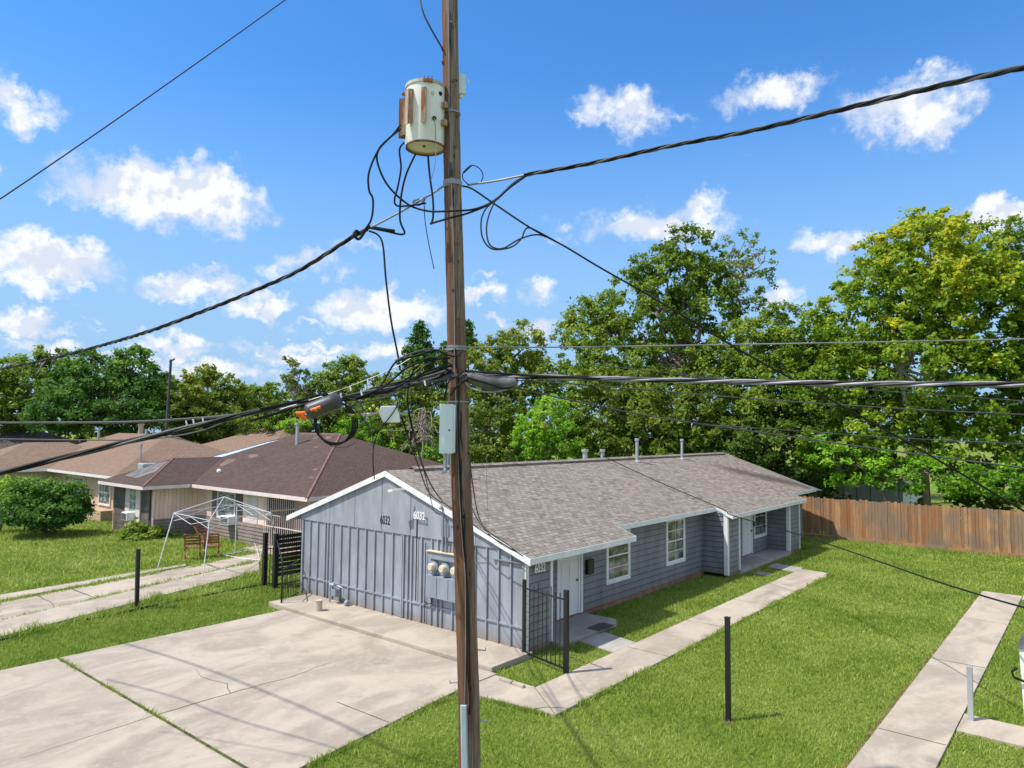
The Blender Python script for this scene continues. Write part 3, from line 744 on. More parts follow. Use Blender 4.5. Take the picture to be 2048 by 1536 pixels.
# windows
def window(parent, F, a0, a1, z0, z1, rows=4, cols=2, trim=.1, mat='white', gl='glass', kind='window', d=.0):
    b = MB()
    b.fbox(F, a0, a0+trim, z0, z1, d-.02, d+.055); b.fbox(F, a1-trim, a1, z0, z1, d-.02, d+.055)
    b.fbox(F, a0+trim, a1-trim, z1-trim, z1, d-.02, d+.05); b.fbox(F, a0+trim, a1-trim, z0, z0+trim, d-.02, d+.065)
    i0, i1, j0, j1 = a0+trim, a1-trim, z0+trim, z1-trim
    w = b.build('window', M[mat], parent)
    g = MB(); g.fbox(F, i0, i1, j0, j1, d+.024, d+.030); g.build('pane', M[gl], w)
    m = MB(); s = .035
    m.fbox(F, i0, i0+s, j0, j1, d+.031, d+.045); m.fbox(F, i1-s, i1, j0, j1, d+.031, d+.045)
    m.fbox(F, i0+s, i1-s, j1-s, j1, d+.031, d+.045); m.fbox(F, i0+s, i1-s, j0, j0+s, d+.031, d+.045)
    for k in range(1, rows):
        z = j0+(j1-j0)*k/rows; t = .022 if k*2 == rows else .011
        m.fbox(F, i0+s, i1-s, z-t, z+t, d+.031, d+.043)
    for k in range(1, cols):
        a = i0+(i1-i0)*k/cols; m.fbox(F, a-.009, a+.009, j0+s, j1-s, d+.031, d+.041)
    m.build('sash', M[mat], w); return w
window(house, FRX(1.0), 5.13, 6.55, .70, 2.33, 4, 1)
window(house, FRX(1.0), 8.98, 10.42, .72, 2.33, 4, 2)
window(house, FRX(1.0), 17.02, 18.52, .76, 2.18, 3, 1)
def door(parent, F, a0, a1, z0, z1, d=0., lintel=True):
    b = MB(); b.fbox(F, a0, a1, z0, z1, d, d+.035)
    w = (a1-a0); rowz = [(.08, .34), (.38, .74), (.79, .94)]
    dr = b.build('door', M['door'], parent)
    p = MB()
    for r0, r1 in rowz:
        for c0, c1 in ((.12, .46), (.54, .88)):
            A0, A1, Z0, Z1 = a0+w*c0, a0+w*c1, z0+(z1-z0)*r0, z0+(z1-z0)*r1
            p.fbox(F, A0, A1, Z0, Z1, d+.036, d+.046)
    p.build('door_panel', M['door'], dr)
    MB().ball((F[0]+F[2]*(a1-.09)+F[4]*(d+.08), F[1]+F[3]*(a1-.09)+F[5]*(d+.08), z0+.95), .035).build('handle', M['splice_dark'], dr, smooth=True)
    t = MB(); t.fbox(F, a0-.09, a0-.005, z0-.0, z1+.09, d-.02, d+.06); t.fbox(F, a1+.005, a1+.09, z0, z1+.09, d-.02, d+.06); t.fbox(F, a0-.005, a1+.005, z1+.005, z1+.09, d-.02, d+.058)
    t.build('door_frame', M['white'], parent)
door(house, FRX(1.0), 2.68, 3.62, .16, 2.2)
MB().fbox(FRX(1.0), 3.74, 3.84, .11, 2.33, -.02, .07).build_each('trim_board', M['white'], house)
door(house, FRX(1.0), 15.78, 16.72, .2, 2.2)
MB().fbox(FRX(1.0), 4.02, 4.34, 1.18, 1.60, .02, .13).build('mailbox', M['black'], house, bevel=.01)
MB().fbox(FRX(1.0), 16.84, 16.98, 1.3, 1.5, .02, .10).build('mailbox', M['black'], house)
# numbers
def digits(txt, F, a, z, size, mat, parent, d=.04, flip=False, ext_=.008, sx=1.0):
    cu = bpy.data.curves.new('digits', 'FONT'); cu.body = txt; cu.size = size; cu.extrude = ext_; cu.offset = size*.006; cu.align_x = 'LEFT'
    tmp = bpy.data.objects.new('digits', cu); COL.objects.link(tmp)
    me = bpy.data.meshes.new_from_object(tmp.evaluated_get(bpy.context.evaluated_depsgraph_get()))
    bpy.data.objects.remove(tmp); me.materials.clear(); me.materials.append(mat)
    ux = Vector((F[2], F[3], 0)); n = Vector((F[4], F[5], 0)); up = Vector((0, 0, 1))
    if flip: ux = -ux
    o3 = Vector((F[0], F[1], 0))+Vector((F[2], F[3], 0))*a+n*d+up*z
    off = Vector(top_of(parent).location)
    for v in me.vertices:
        c = v.co; v.co = o3+ux*c.x*sx+up*c.y+n*c.z-off
    o = bpy.data.objects.new('house_number', me); COL.objects.link(o); o.parent = parent; return o
o = digits('6032', GF, 5.34, 2.64, .35, M['letters_black'], house, .040, True, ext_=.003, sx=.62); o['label'] = 'black house number 6032'
o = digits('6032', GF, 3.86, 2.92, .29, M['letters_white'], house, .11, True, sx=.80); o['label'] = 'white house number 6032 on the gable'
o = digits('6032', FRX(0), .30, 1.90, .30, M['letters_white'], house, .035, sx=.74); o['label'] = 'white house number 6032 beside the front door'
# roof pipes
for (u, v0, v1, r) in ((1170, 915, 900, .10), (1205, 914, 900, .08), (1274, 916, 878, .065), (1364, 911, 879, .06), (893, 941, 905, .07)):
    Y = RY+.6 if u in (1170, 1205, 893) else RY-.35
    p0 = aty(u, v0, Y); p1 = aty(u, v1, Y); zb = rz(Y)-.02
    b = MB(); b.tube([(p0[0], Y, zb), (p0[0], Y, p1[2]-.08)], r, 12); b.tube([(p0[0], Y, p1[2]-.075), (p0[0], Y, p1[2]+.03)], r*1.5, 12)
    b.tube([(p0[0], Y, zb), (p0[0], Y, zb+.06)], [r*2.4, r*1.2], 12)
    b.build('vent_pipe', M['galv'], roof, smooth=True)
# floodlight arm on the gable rake
b = MB(); b.bar((-.28, 4.05, 3.72), (-.50, 4.25, 3.69), .05); b.bar((-.50, 4.25, 3.69), (-.52, 4.42, 3.66), .09, .07); b.build('rake_light', M['white'], house)
# electric meter bank
b = MB(); F = GF
b.fbox(F, 2.02, 3.22, 1.93, 2.12, .03, .16); b.fbox(F, 2.02, 3.22, 1.52, 1.93, .03, .06); b.fbox(F, 1.98, 3.25, .93, 1.50, .03, .20)
mt = b.build('meter_bank', M['meter'], house, bevel=.006)
b = MB(); b.fbox(F, 2.0, 3.26, 2.123, 2.14, .03, .20); b.build('wood_cap', M['bare_wood'], mt)
b = MB()
for a in (2.40, 2.82): b.fbox(F, a, a+.012, .96, 1.48, .2, .204)
b.build_each('cabinet_seam', M['dark'], mt)
for a in (2.19, 2.61, 3.03):
    c = (-.06, a, 1.73)
    MB().tube([c, (-.13, a, 1.73)], .155, 18).build('meter_socket', M['meter'], mt, smooth=True)
    b = MB().tube([(-.13, a, 1.73), (-.25, a, 1.73), (-.275, a, 1.73)], [.10, .10, .08], 18); b.build('meter_dial', M['cream'], mt, smooth=True)
b = MB(); b.tube([(-.10, 2.72, 2.14), (-.10, 2.72, 3.28)], .028, 8); b.tube([(-.10, 2.60, 2.14), (-.10, 2.60, 2.95)], .022, 8)
b.tube([(-.10, 2.72, 3.26), (-.17, 2.74, 3.33), (-.20, 2.74, 3.28)], .05, 8); b.build('service_mast', M['meter'], house, smooth=True)
b = MB(); b.fbox(F, 2.02, 2.95, 2.44, 2.53, .036, .07); b.fbox(F, 2.02, 2.5, 2.84, 2.90, .036, .06); b.build_each('trim_board', M['siding'], house)
b = MB(); b.tube([(-.05, 3.42, .18), (-.05, 3.42, 2.3)], .012, 6); b.tube([(-.05, 3.78, .7), (-.05, 3.78, 2.9)], .014, 6)
b.tube([(-.05, 3.42, .75), (-.09, 3.30, .70), (-.09, 3.12, .74), (-.09, 3.10, .92)], .016, 6); b.build('wall_cable', M['cable'], house)
# gas meter
gp = root('gas_meter', 'small grey gas meter and pipes at the foot of the grey gable wall', 'gas meter', (-.09, 6.9, .14))
b = MB(); b.box(-.34, 6.95, .34, -.14, 7.2, .58); b.build('meter_body', M['meter'], gp, bevel=.04)
b = MB(); b.tube([(-.2, 6.5, .22), (-.2, 6.62, .22)], .09, 12); b.build('regulator', M['meter'], gp, bevel=.03)
b = MB(); b.tube([(-.28, 7.3, .16), (-.28, 7.3, .7), (-.28, 7.1, .72)], .03, 8); b.tube([(-.28, 6.95, .68), (-.28, 6.7, .66), (-.28, 6.66, .4), (-.2, 6.55, .3)], .02, 8)
b.tube([(-.36, 7.2, .70), (-.36, 7.0, .70)], .035, 8); b.build('pipe', M['galv'], gp, smooth=True)
o = MB().tube([(-1.08, 6.72, .14), (-1.08, 6.72, .42)], .105, 18).tube([(-1.08, 6.72, .42), (-1.08, 6.72, .44)], .115, 18).build('standpipe', M['beigepipe'], smooth=True, base=(-1.08, 6.72, .14))
tag(o, 'short beige pipe standing on the slab in front of the gas meter', 'pipe')
o = MB().fbox(FRX(-.0), 2.62, 3.35, .115, .127, .02, .42).build('doormat', M['splice_dark'], base=(3, -.2, .12))
tag(o, 'dark grey doormat on the stoop at the near white door', 'doormat')

# edging bricks by path
for i, x0 in enumerate(((-.72-.55), (-.72-.02))):
    pass
for i, (u0, v0, u1, v1) in enumerate(((1001, 1357, 1024, 1365), (1026, 1366, 1048, 1373))):
    p0, p1 = atz(u0, v0, .08), atz(u1, v1, .08)
    o = MB().bar((p0[0], p0[1], .07), (p1[0], p1[1], .07), .10, .08).build('edging_block', M['concrete_pale'], base=(p0[0], p0[1], 0), bevel=.01)
    tag(o, ('pale edging block at the corner of the small grass patch, nearer the pole', 'pale edging block at the corner of the small grass patch, farther from the pole')[i], 'edging block', 'edging blocks beside the small grass patch')

# ------------------------------------------------------------------ near gates and posts
def post(name, x, y, h, w, label, mat='black', group=None, lean=(0, 0), cap=True):
    r = root(name, label, 'post', (x, y, 0), group)
    MB().bar((x, y, -.05), (x+lean[0], y+lean[1], h), w, w, up=(1, 0, 0)).build('shaft', M[mat], r, bevel=.006)
    if cap: MB().bar((x+lean[0], y+lean[1], h+.001), (x+lean[0], y+lean[1], h+.018), w+.012, w+.012, up=(1, 0, 0)).build('cap', M[mat], r)
    return r
post('metal_post', -.48, -5.23, 1.89, .085, 'black square post standing alone in the middle of the front lawn')
post('metal_post', -4.27, 11.07, 1.76, .10, 'black post on the grass strip between the two driveways', lean=(-.02, .02))
post('metal_post', 2.47, -8.70, 1.03, .09, 'light grey galvanised post beside the right-hand path', 'galv', cap=False)
g = root('metal_gate', 'black metal railing with two posts beside the near corner of the grey house', 'railing', (-.1, -.1, 0))
MB().bar((-.12, -.06, -.03), (-.12, -.06, 1.82), .07, .07, up=(1, 0, 0)).build('post', M['black'], g)
MB().bar((-.43, -1.5, -.05), (-.43, -1.5, 1.84), .095, .095, up=(1, 0, 0)).build('post', M['black'], g)
def lerp(p, q, t): return tuple(a+(b_-a)*t for a, b_ in zip(p, q))
A, B = (-.14, -.12), (-.41, -1.44)
MB().bar((*A, 1.62), (*B, 1.62), .03).bar((*A, .14), (*B, .12), .035).build_each('rail', M['black'], g)
b = MB()
for k in range(1, 9):
    p = lerp(A, B, k/9); top = 1.78-.28*sin(pi*k/9)*.3+(.12 if k in (3, 6) else 0)
    b.bar((*p, .1), (*p, top), .016, .016, up=(1, 0, 0))
b.build('pickets', M['black'], g)
b = MB()
for k in range(1, 8): b.bar((*lerp(A, B, .02), .14+k*.19), (*lerp(A, B, .45), .14+k*.19), .006)
b.build('mesh_panel', M['black'], g)

# left: sliding gate posts + slatted dark fence + low arched railing
GP1, GP2 = gz(528, 1173), gz(549, 1178)
post('gate_post', GP1[0], GP1[1], 1.78, .13, 'left one of the two tall black gate posts beside the dark slatted fence', group='pair of black gate posts')
post('gate_post', GP2[0], GP2[1], 1.80, .13, 'right one of the two tall black gate posts beside the dark slatted fence', group='pair of black gate posts')
sf = root('slat_fence', 'dark slatted fence panel between the black gate posts and the grey house', 'fence', (GP2[0], GP2[1], 0))
sy = GP2[1]; sx0 = GP2[0]
b = MB()
for k in range(9):
    z = .40+k*.155; b.box(sx0+.08, sy-.015, z, sx0+4.6, sy+.015, z+.118)
b.build('slats', M['darkwood'], sf)
b = MB()
for x in (1.3, 2.9, 4.5): b.box(sx0+x, sy+.02, 0, sx0+x+.07, sy+.09, 1.82)
b.build_each('post', M['black'], sf)
b = MB()
for k in range(26): b.bar((sx0+.15+k*.17, sy+.05, .05), (sx0+.15+k*.17, sy+.05, 1.78), .016, .016, up=(1, 0, 0))
b.bar((sx0, sy+.05, .12), (sx0+4.5, sy+.05, .12), .03)
b.build('pickets', M['black'], sf)
b = MB()
for k in range(1, 4): b.bar((*lerp(GP1, GP2, k/4), .1), (*lerp(GP1, GP2, k/4), 1.35), .02, .02, up=(1, 0, 0))
for z in (.15, 1.3): b.bar((*GP1, z), (*GP2, z), .03)
b.build('pickets', M['black'], sf)
ribbon([(sx0, sy-.2), (sx0+2.5, sy-.3)], .8, .006, 'bare_soil', 'soil')
ag = root('metal_gate', 'low black arched gate leaning out from the far corner of the grey gable wall', 'gate', (-.7, 9.3, 0))
c0 = atz(563, 1206, .14); fr = [(float(c0[0]), float(c0[1]))]; e1 = (-.05, 9.27)
b = MB(); b.bar((*fr[0], .0), (*fr[0], 1.12), .04, .04, up=(1, 0, 0))
arc = []
for k in range(11):
    t = k/10; arc.append((fr[0][0]+(e1[0]-fr[0][0])*t*.9, fr[0][1]+(e1[1]-fr[0][1])*t*.9, 1.12+.0*t))
b.bar(arc[0], arc[-1], .03); b.bar((fr[0][0], fr[0][1], .1), (e1[0], e1[1], .1), .03)
b.tube(spline([(fr[0][0], fr[0][1], 1.1), (fr[0][0]+.02, fr[0][1]+.1, 1.45), (GP2[0], GP2[1]-.05, 1.62)], 5), .02, 6)
b.build_each('gate_frame', M['black'], ag)
b = MB()
for k in range(1, 10):
    p = lerp(fr[0], e1, k/10); b.bar((*p, .1), (*p, 1.12), .014, .014, up=(1, 0, 0))
b.build('pickets', M['black'], ag)
# black edging pipe
pts = [(*gz(u, v), .04+random.uniform(-.01, .03)) for u, v in ((-60, 1300), (0, 1284), (70, 1268), (150, 1247), (210, 1236), (270, 1224), (350, 1207), (430, 1190), (525, 1172))]
o = MB().tube(spline(pts, 6), .035, 7).build('edging_pipe', M['cable'], base=pts[3]); tag(o, 'thin black pipe lying along the weeds between the two driveways', 'pipe')

# ------------------------------------------------------------------ wooden fence behind the lawn
fx = 24.75
fence = root('wooden_fence', 'tall cedar board fence closing the back of the lawn under the trees', 'fence', (fx, -4, 0))
b = MB(); y = 7.0
while y > -20:
    h = 2.03+random.uniform(-.045, .05); w = random.choice((.135, .135, .135, .12, .145)); d = random.uniform(0, .016)
    hz = h-.03
    b.hexa([(fx+d, y, .16), (fx+d, y-w, .16), (fx+d, y-w, hz), (fx+d, y-w+.03, h), (fx+d, y-.03, h), (fx+d, y, hz)],
           [(fx+d+.018, y, .16), (fx+d+.018, y-w, .16), (fx+d+.018, y-w, hz), (fx+d+.018, y-w+.03, h), (fx+d+.018, y-.03, h), (fx+d+.018, y, hz)])
    y -= w+random.choice((.004, .006, .008, .016))
b.build('boards', M['fence'], fence)
b = MB(); y = 7.0
while y > -20: b.box(fx-.02, y-2.4, .0, fx+.012, y-.012, .155); y -= 2.4
b.build_each('kickboard', M['fence'], fence)
b = MB()
for k in range(12): b.box(fx+.05, 7-k*2.4-.09, 0, fx+.14, 7-k*2.4, 1.9)
for z in (.35, 1.0, 1.7): b.box(fx+.035, -20, z, fx+.048, 7, z+.09)
b.build('rails', M['fence'], fence)

# ------------------------------------------------------------------ pink neighbour house
nh = root('house', 'pink-walled house with dark brown hipped roof behind the white tent frame', 'house', (3.7, 20, 0))
ze, s2 = 2.5, .40
x0, y0, w2 = 3.7, 14.4, 6.3
x1 = x0+2*w2; yr0 = y0+w2; yr1 = 24.6; y1 = yr1+w2; zr = ze+s2*w2; xr = x0+w2
def hip(b, x0, y0, x1, y1, ze, s, th=.0, axis='y'):
    if axis == 'y':
        w = (x1-x0)/2; A, Bq = (x0+w, y0+w, ze+s*w), (x0+w, y1-w, ze+s*w)
        b.face((x0, y1, ze), (x0, y0, ze), A, Bq); b.face((x0, y0, ze), (x1, y0, ze), A); b.face((x1, y0, ze), (x1, y1, ze), Bq, A); b.face((x1, y1, ze), (x0, y1, ze), Bq)
    else:
        w = (y1-y0)/2; A, Bq = (x0+w, y0+w, ze+s*w), (x1-w, y0+w, ze+s*w)
        b.face((x0, y1, ze), (x0, y0, ze), A); b.face((x0, y0, ze), (x1, y0, ze), Bq, A); b.face((x1, y0, ze), (x1, y1, ze), Bq); b.face((x1, y1, ze), (x0, y1, ze), A, Bq)
    return A, Bq
b = MB(); R1, R2 = hip(b, x0, y0, x1, y1, ze, s2)
b.face((x0, y0, ze), (x0, y1, ze), (x1, y1, ze), (x1, y0, ze))
nroof = b.build('roof', M['shingle_brown'], nh)
wx, wy0, wy1 = 1.35, 24.15, 29.4; ww = (wy1-wy0)/2; sw = .46
b = MB(); A2 = (wx+ww, wy0+ww, ze+sw*ww)
b.face((wx, wy1, ze+.004), (wx, wy0, ze+.004), A2); b.face((wx, wy0, ze+.004), (x0+3.4, wy0, ze+.004), (x0+3.4, A2[1], A2[2]), A2)
b.face((x0+3.4, wy1, ze+.004), (wx, wy1, ze+.004), A2, (x0+3.4, A2[1], A2[2])); b.face((wx, wy0, ze+.003), (wx, wy1, ze+.003), (x0, wy1, ze+.003), (x0, wy0, ze+.003))
b.build('wing_roof', M['shingle_brown'], nh)
# hip caps, worn pale in places
b = MB()
b.tube([(x0, y0, ze-.03), (R1[0], R1[1], R1[2]-.03)], .085, 6); b.tube([(R1[0], R1[1], R1[2]-.03), (R2[0], R2[1], R2[2]-.03)], .085, 6); b.tube([(wx, wy0, ze-.02), (A2[0], A2[1], A2[2]-.03)], .07, 6)
b.build_each('hip_cap', m_shingle('hip_cap_shingles', (.17, .10, .085), (.24, .15, .125), (.19, .12, .10), (.07, .045, .04)), nroof)
b = MB()
def patch(cx, cy, dx, dy):       # worn roof patches on the slope facing -X
    f_ = lambda x, y: (x, y, ze+s2*(x-x0)+.012)
    b.face(f_(cx, cy), f_(cx+dx*.2, cy+dy*.6), f_(cx+dx*.8, cy+dy), f_(cx+dx, cy+dy*.3), f_(cx+dx*.6, cy-dy*.1))
wp = paint('worn_roof_patch', (.165, .112, .097), .9, .25)
for q in ((5.6, 24.9, 1.0, .9), (6.7, 23.8, .5, 1.0), (9.2, 22.0, .5, .4), (9.3, 20.9, .4, .5), (8.2, 20.3, .25, .5), (5.9, 17.1, .25, .35), (5.2, 16.3, .2, .4)):
    b = MB(); patch(*q); b.build('worn_patch', wp, nroof)
b = MB(); f_ = lambda x, y: (x, y, ze+.006+sw*(x-wx)+.012)
b.face(f_(2.0, 27.9), f_(1.9, 26.2), f_(2.6, 25.7), f_(3.6, 26.6), f_(3.4, 27.0), f_(2.9, 27.9)); b.build('worn_patch', paint('grey_roof_patch', (.15, .145, .15), .9, .3), nroof)
b = MB(); f_ = lambda x, y: (x, y, ze+s2*(x-x0)+.03)
b.face(f_(6.0, 27.2), f_(8.6, 25.3), f_(9.0, 24.9), f_(8.6, 25.6), f_(6.6, 27.6)); b.build('tarp', paint('blue_tarp', (.42, .52, .68), .5, .2), nroof)
# fascia/gutters
b = MB()
b.box(wx-.03, wy0-.03, ze-.15, wx-.004, wy1, ze+.0); b.box(wx-.004, wy0-.03, ze-.15, x0-.1, wy0-.004, ze); b.box(x0-.03, y0-.03, ze-.16, x0-.004, wy0-.032, ze+.0)
b.box(x0-.004, y0-.03, ze-.16, x1, y0-.004, ze); b.build_each('fascia', M['pinktrim'], nh)
# walls
b = MB(); b.box(4.25, 15.0, 0, 15.6, 15.1, 2.45); b.box(15.5, 15.1, 0, 15.6, 30.2, 2.45); b.box(5.7, 15.1, .0, 5.8, 18.3, 2.45)
b.box(4.25, 24.7, .9, 4.35, 24.75, 2.45); b.build_each('wall', M['pink'], nh)
b = MB(); b.box(4.25, 18.3, .95, 4.35, 24.7, 2.45)           # front wall pale panel part
b.box(1.95, 24.7, .85, 4.25, 24.8, 2.45)                      # wing side (faces -Y)
yy = 24.75
for k in range(14): pass
b.build_each('wall', M['pink'], nh)
b = MB()
x = 2.0
while x < 4.2: b.box(x, 24.688, .86, x+.012, 24.699, 2.44); x += .2
y = 23.0
while y < 24.6: b.box(4.238, y, .96, 4.249, y+.012, 2.44); y += .2
b.build('panel_groove', paint('panel_groove_shadow_line', (.62, .43, .35), .7, .05), nh)
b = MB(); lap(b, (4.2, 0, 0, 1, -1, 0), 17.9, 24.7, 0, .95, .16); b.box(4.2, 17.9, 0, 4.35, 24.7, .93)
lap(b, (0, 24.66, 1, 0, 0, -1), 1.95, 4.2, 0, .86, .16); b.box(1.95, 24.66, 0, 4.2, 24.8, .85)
b.build('wainscot', M['brownlap'], nh); JB.build('lap_shade_strip', paint('wainscot_lap_shade', (.10, .08, .07), .8, .1), nh)  # wainscot laps get the same painted lip shade, in brown
b = MB()                                                       # shake wall of the wing
b.box(1.95, 24.81, 0, 2.05, 28.9, 2.45)
for r in range(6):
    z = r*.41; y = 24.83
    while y < 28.8:
        wd = min(.55, 28.88-y); b.box(1.93-.012*((r+int(y*3)) % 2), y, z+.01, 1.949, y+wd-.02, z+.395); y += .55
b.box(1.9, 24.70, 0, 2.0, 24.80, 2.44)
b.build('shake_wall', M['brownpanel'], nh)
b = MB(); b.box(1.95, 28.9, 0, 4.3, 29.0, 2.45); b.build_each('wall', M['beigewall'], nh)
FW = (1.92, 0, 0, 1, -1, 0)
b = MB(); b.fbox(FW, 26.95, 27.35, .78, 2.42, .0, .05); b.fbox(FW, 25.65, 26.05, .60, 2.42, .0, .05); b.build_each('shutter', M['pinktrim'], nh)
window(nh, FW, 26.05, 26.95, .95, 2.35, 2, 1, .06, 'pinktrim', 'glass_pale')
FM = (4.25, 0, 0, 1, -1, 0)
window(nh, FM, 20.9, 22.6, .95, 2.3, 2, 2, .07, 'pinktrim', 'glass_pale')
b = MB(); b.fbox(FM, 22.6, 23.1, .95, 2.42, .0, .04); b.fbox(FM, 20.3, 20.9, .95, 2.42, .0, .04); b.build_each('shutter', M['brownpanel'], nh)
b = MB(); b.fbox(FM, 19.0, 19.9, .95, 2.42, .0, .03); b.build_each('shutter', M['pinktrim'], nh)
# downpipe, entry bars
b = MB(); b.tube([(3.3-1.2, 24.58, 2.3), (2.05, 24.58, 2.1), (2.05, 24.58, .1)], .045, 8); b.tube([(2.3, 24.6, 2.3), (2.3, 24.4, 2.32)], .07, 8); b.build('downpipe', M['pinktrim'], nh, smooth=True)
b = MB(); y = 15.4
while y < 18.2: b.bar((4.1, y, .1), (4.1, y, 2.33), .022, .022, up=(1, 0, 0)); y += .155
b.bar((4.1, 15.2, 2.3), (4.1, 18.3, 2.3), .04); b.bar((4.1, 15.2, 1.0), (4.1, 18.3, 1.0), .035); b.bar((4.1, 16.9, 1.5), (4.1, 18.3, 1.5), .03)
b.build('security_bars', M['pinktrim'], nh)
b = MB(); b.box(5.64, 15.9, .1, 5.69, 16.8, 2.1); b.build('door', M['beigewall'], nh)
structure(MB().box(3.2, 15.3, -.1, 5.7, 18.25, .12).build('stoop', M['concrete_pale'], bevel=.01))
b = MB(); b.tube([(8.6, 22.6, 4.4), (8.6, 22.6, 5.5)], .09, 12); b.tube([(8.6, 22.6, 5.5), (8.6, 22.6, 5.62)], .14, 12); b.build('flue', M['galv'], nroof, smooth=True)
b = MB(); b.box(2.75, 27.55, 3.05, 3.5, 28.2, 3.42); b.build('roof_vent', M['galv'], nroof, bevel=.05)
MB().ball((5.0, 24.0, 3.1), .12).build('roof_vent', M['plasticwhite'], nroof, smooth=True)
def ac_unit(x, y, z, label, w=.62):
    r = root('air_conditioner', label, 'air conditioner', (x, y, z), 'window air conditioners')
    MB().box(x-.42, y, z, x, y+w, z+.40).build('case', M['plasticwhite'], r, bevel=.02)
    b = MB()
    for k in range(7): b.box(x-.432, y+.05, z+.05+k*.045, x-.422, y+w-.05, z+.075+k*.045)
    b.build('grille', M['splice_dark'], r)
ac_unit(1.9, 26.15, .72, 'small white air conditioner in the window of the shake-covered wing')
ac_unit(4.22, 20.75, .78, 'larger white air conditioner in the picture window behind the tent frame', .75)

# brown-roofed house to the left
h3 = root('house', 'beige house with tan brown roof beyond the big round bush', 'house', (3, 36, 0))
b = MB(); A3, B3 = hip(b, 2.8, 31.4, 13.6, 50, 2.55, .42); b.face((2.8, 31.4, 2.55), (2.8, 50, 2.55), (13.6, 50, 2.55), (13.6, 31.4, 2.55)); r3 = b.build('roof', M['shingle_tan'], h3)
b = MB(); hip(b, -1.2, 41.6, 9, 49.2, 2.57, .42, axis='x'); b.build('wing_roof', M['shingle_tan'], h3)
b = MB(); b.box(2.77, 31.37, 2.4, 2.797, 41.6, 2.55); b.box(-1.23, 41.57, 2.4, -1.203, 49.2, 2.57); b.box(-1.2, 41.57, 2.4, 2.77, 41.597, 2.57); b.box(2.8, 31.37, 2.4, 13.6, 31.397, 2.55); b.build_each('fascia', M['white'], h3)
b = MB(); b.box(3.4, 32, 0, 13, 49.5, 2.5); b.box(-.6, 42.2, 0, 3.4, 48.7, 2.5); b.build_each('wall', M['beigewall'], h3)
window(h3, (3.38, 0, 0, 1, -1, 0), 33.0, 34.7, .75, 2.25, 2, 2, .08, 'pinktrim', 'glass_pale')
window(h3, (3.38, 0, 0, 1, -1, 0), 37.0, 38.9, .75, 2.25, 2, 2, .08, 'pinktrim', 'glass_pale')
MB().box(2.6, 32.3, 0, 3.38, 36.5, .6).build_each('planter', m_shingle('stone_planter', (.42, .3, .2), (.5, .38, .28), (.4, .3, .2), (.2, .14, .1)), h3)
b = MB(); b.tube([(5.0, 33.2, 3.3), (5.0, 33.2, 4.2)], .05, 8); b.tube([(5, 33.2, 4.15), (5, 33.2, 4.3)], .09, 8); b.build('service_mast', M['galv'], h3)
for (x, y) in ((7.4, 38.2), (8.9, 40.5), (7, 45)): MB().tube([(x, y, 4.2), (x, y, 5.15)], .09, 8).build('vent_pipe', M['galv'], r3)
MB().tube([(9.5, 44, 4.2), (9.5, 44, 5.3), (9.5, 44, 5.5)], [.2, .16, .26], 10).build('chimney', M['beigepipe'], r3, smooth=True)
# house behind
h4 = root('house', 'house behind with only its tan hipped roof showing over the brown ones', 'house', (14, 32, 0))
b = MB(); hip(b, 11.5, 31.5, 23.5, 46.5, 2.9, .40); r4 = b.build('roof', M['shingle_tan'], h4)
b = MB(); b.box(12, 32, 0, 23, 46, 2.95); b.build_each('wall', M['beigewall'], h4)
h5 = root('house', 'far left house with a charcoal roof at the edge of the picture', 'house', (4, 60, 0))
b = MB(); hip(b, 1, 55, 13, 72, 2.9, .38); b.build('roof', M['shingle_dark'], h5)
b = MB(); b.box(1.6, 55.6, 0, 12.4, 71.4, 2.95); b.build_each('wall', M['beigewall'], h5)
# white building glimpsed beyond the fence
h6 = root('house', 'low white building glimpsed through the trees just past the end of the grey house', 'house', (36, 3, 0))
b = MB(); b.box(35.5, -1.2, 0, 42, 6.5, 2.9); b.build_each('wall', M['white'], h6)
b = MB(); hip(b, 35.0, -1.7, 42.5, 7.0, 2.9, .3); b.build('roof', M['shingle_dark'], h6)
b = MB()
for k in range(9): b.box(35.485, -1.0+k*.8, .2, 35.498, -.96+k*.8, 2.85)
b.build('panel_groove', M['splice'], h6)

# far cars/white things skipped; far dark utility pole
fp = root('utility_pole', 'far thin dark utility pole rising out of the trees on the left', 'utility pole', at(330, 860, 52)*np.array([1, 1, 0]))
p0 = at(327, 900, 52); p1 = at(342, 719, 52)
MB().tube([(p0[0], p0[1], 0), tuple(p1)], [.11, .08], 10).build('shaft', M['splice_dark'], fp)
d = _r; MB().bar(tuple(p1-d*.1-np.array([0, 0, .15])), tuple(p1+d*.25+np.array([0, 0, .05])), .08).build('pole_top', M['splice_dark'], fp)

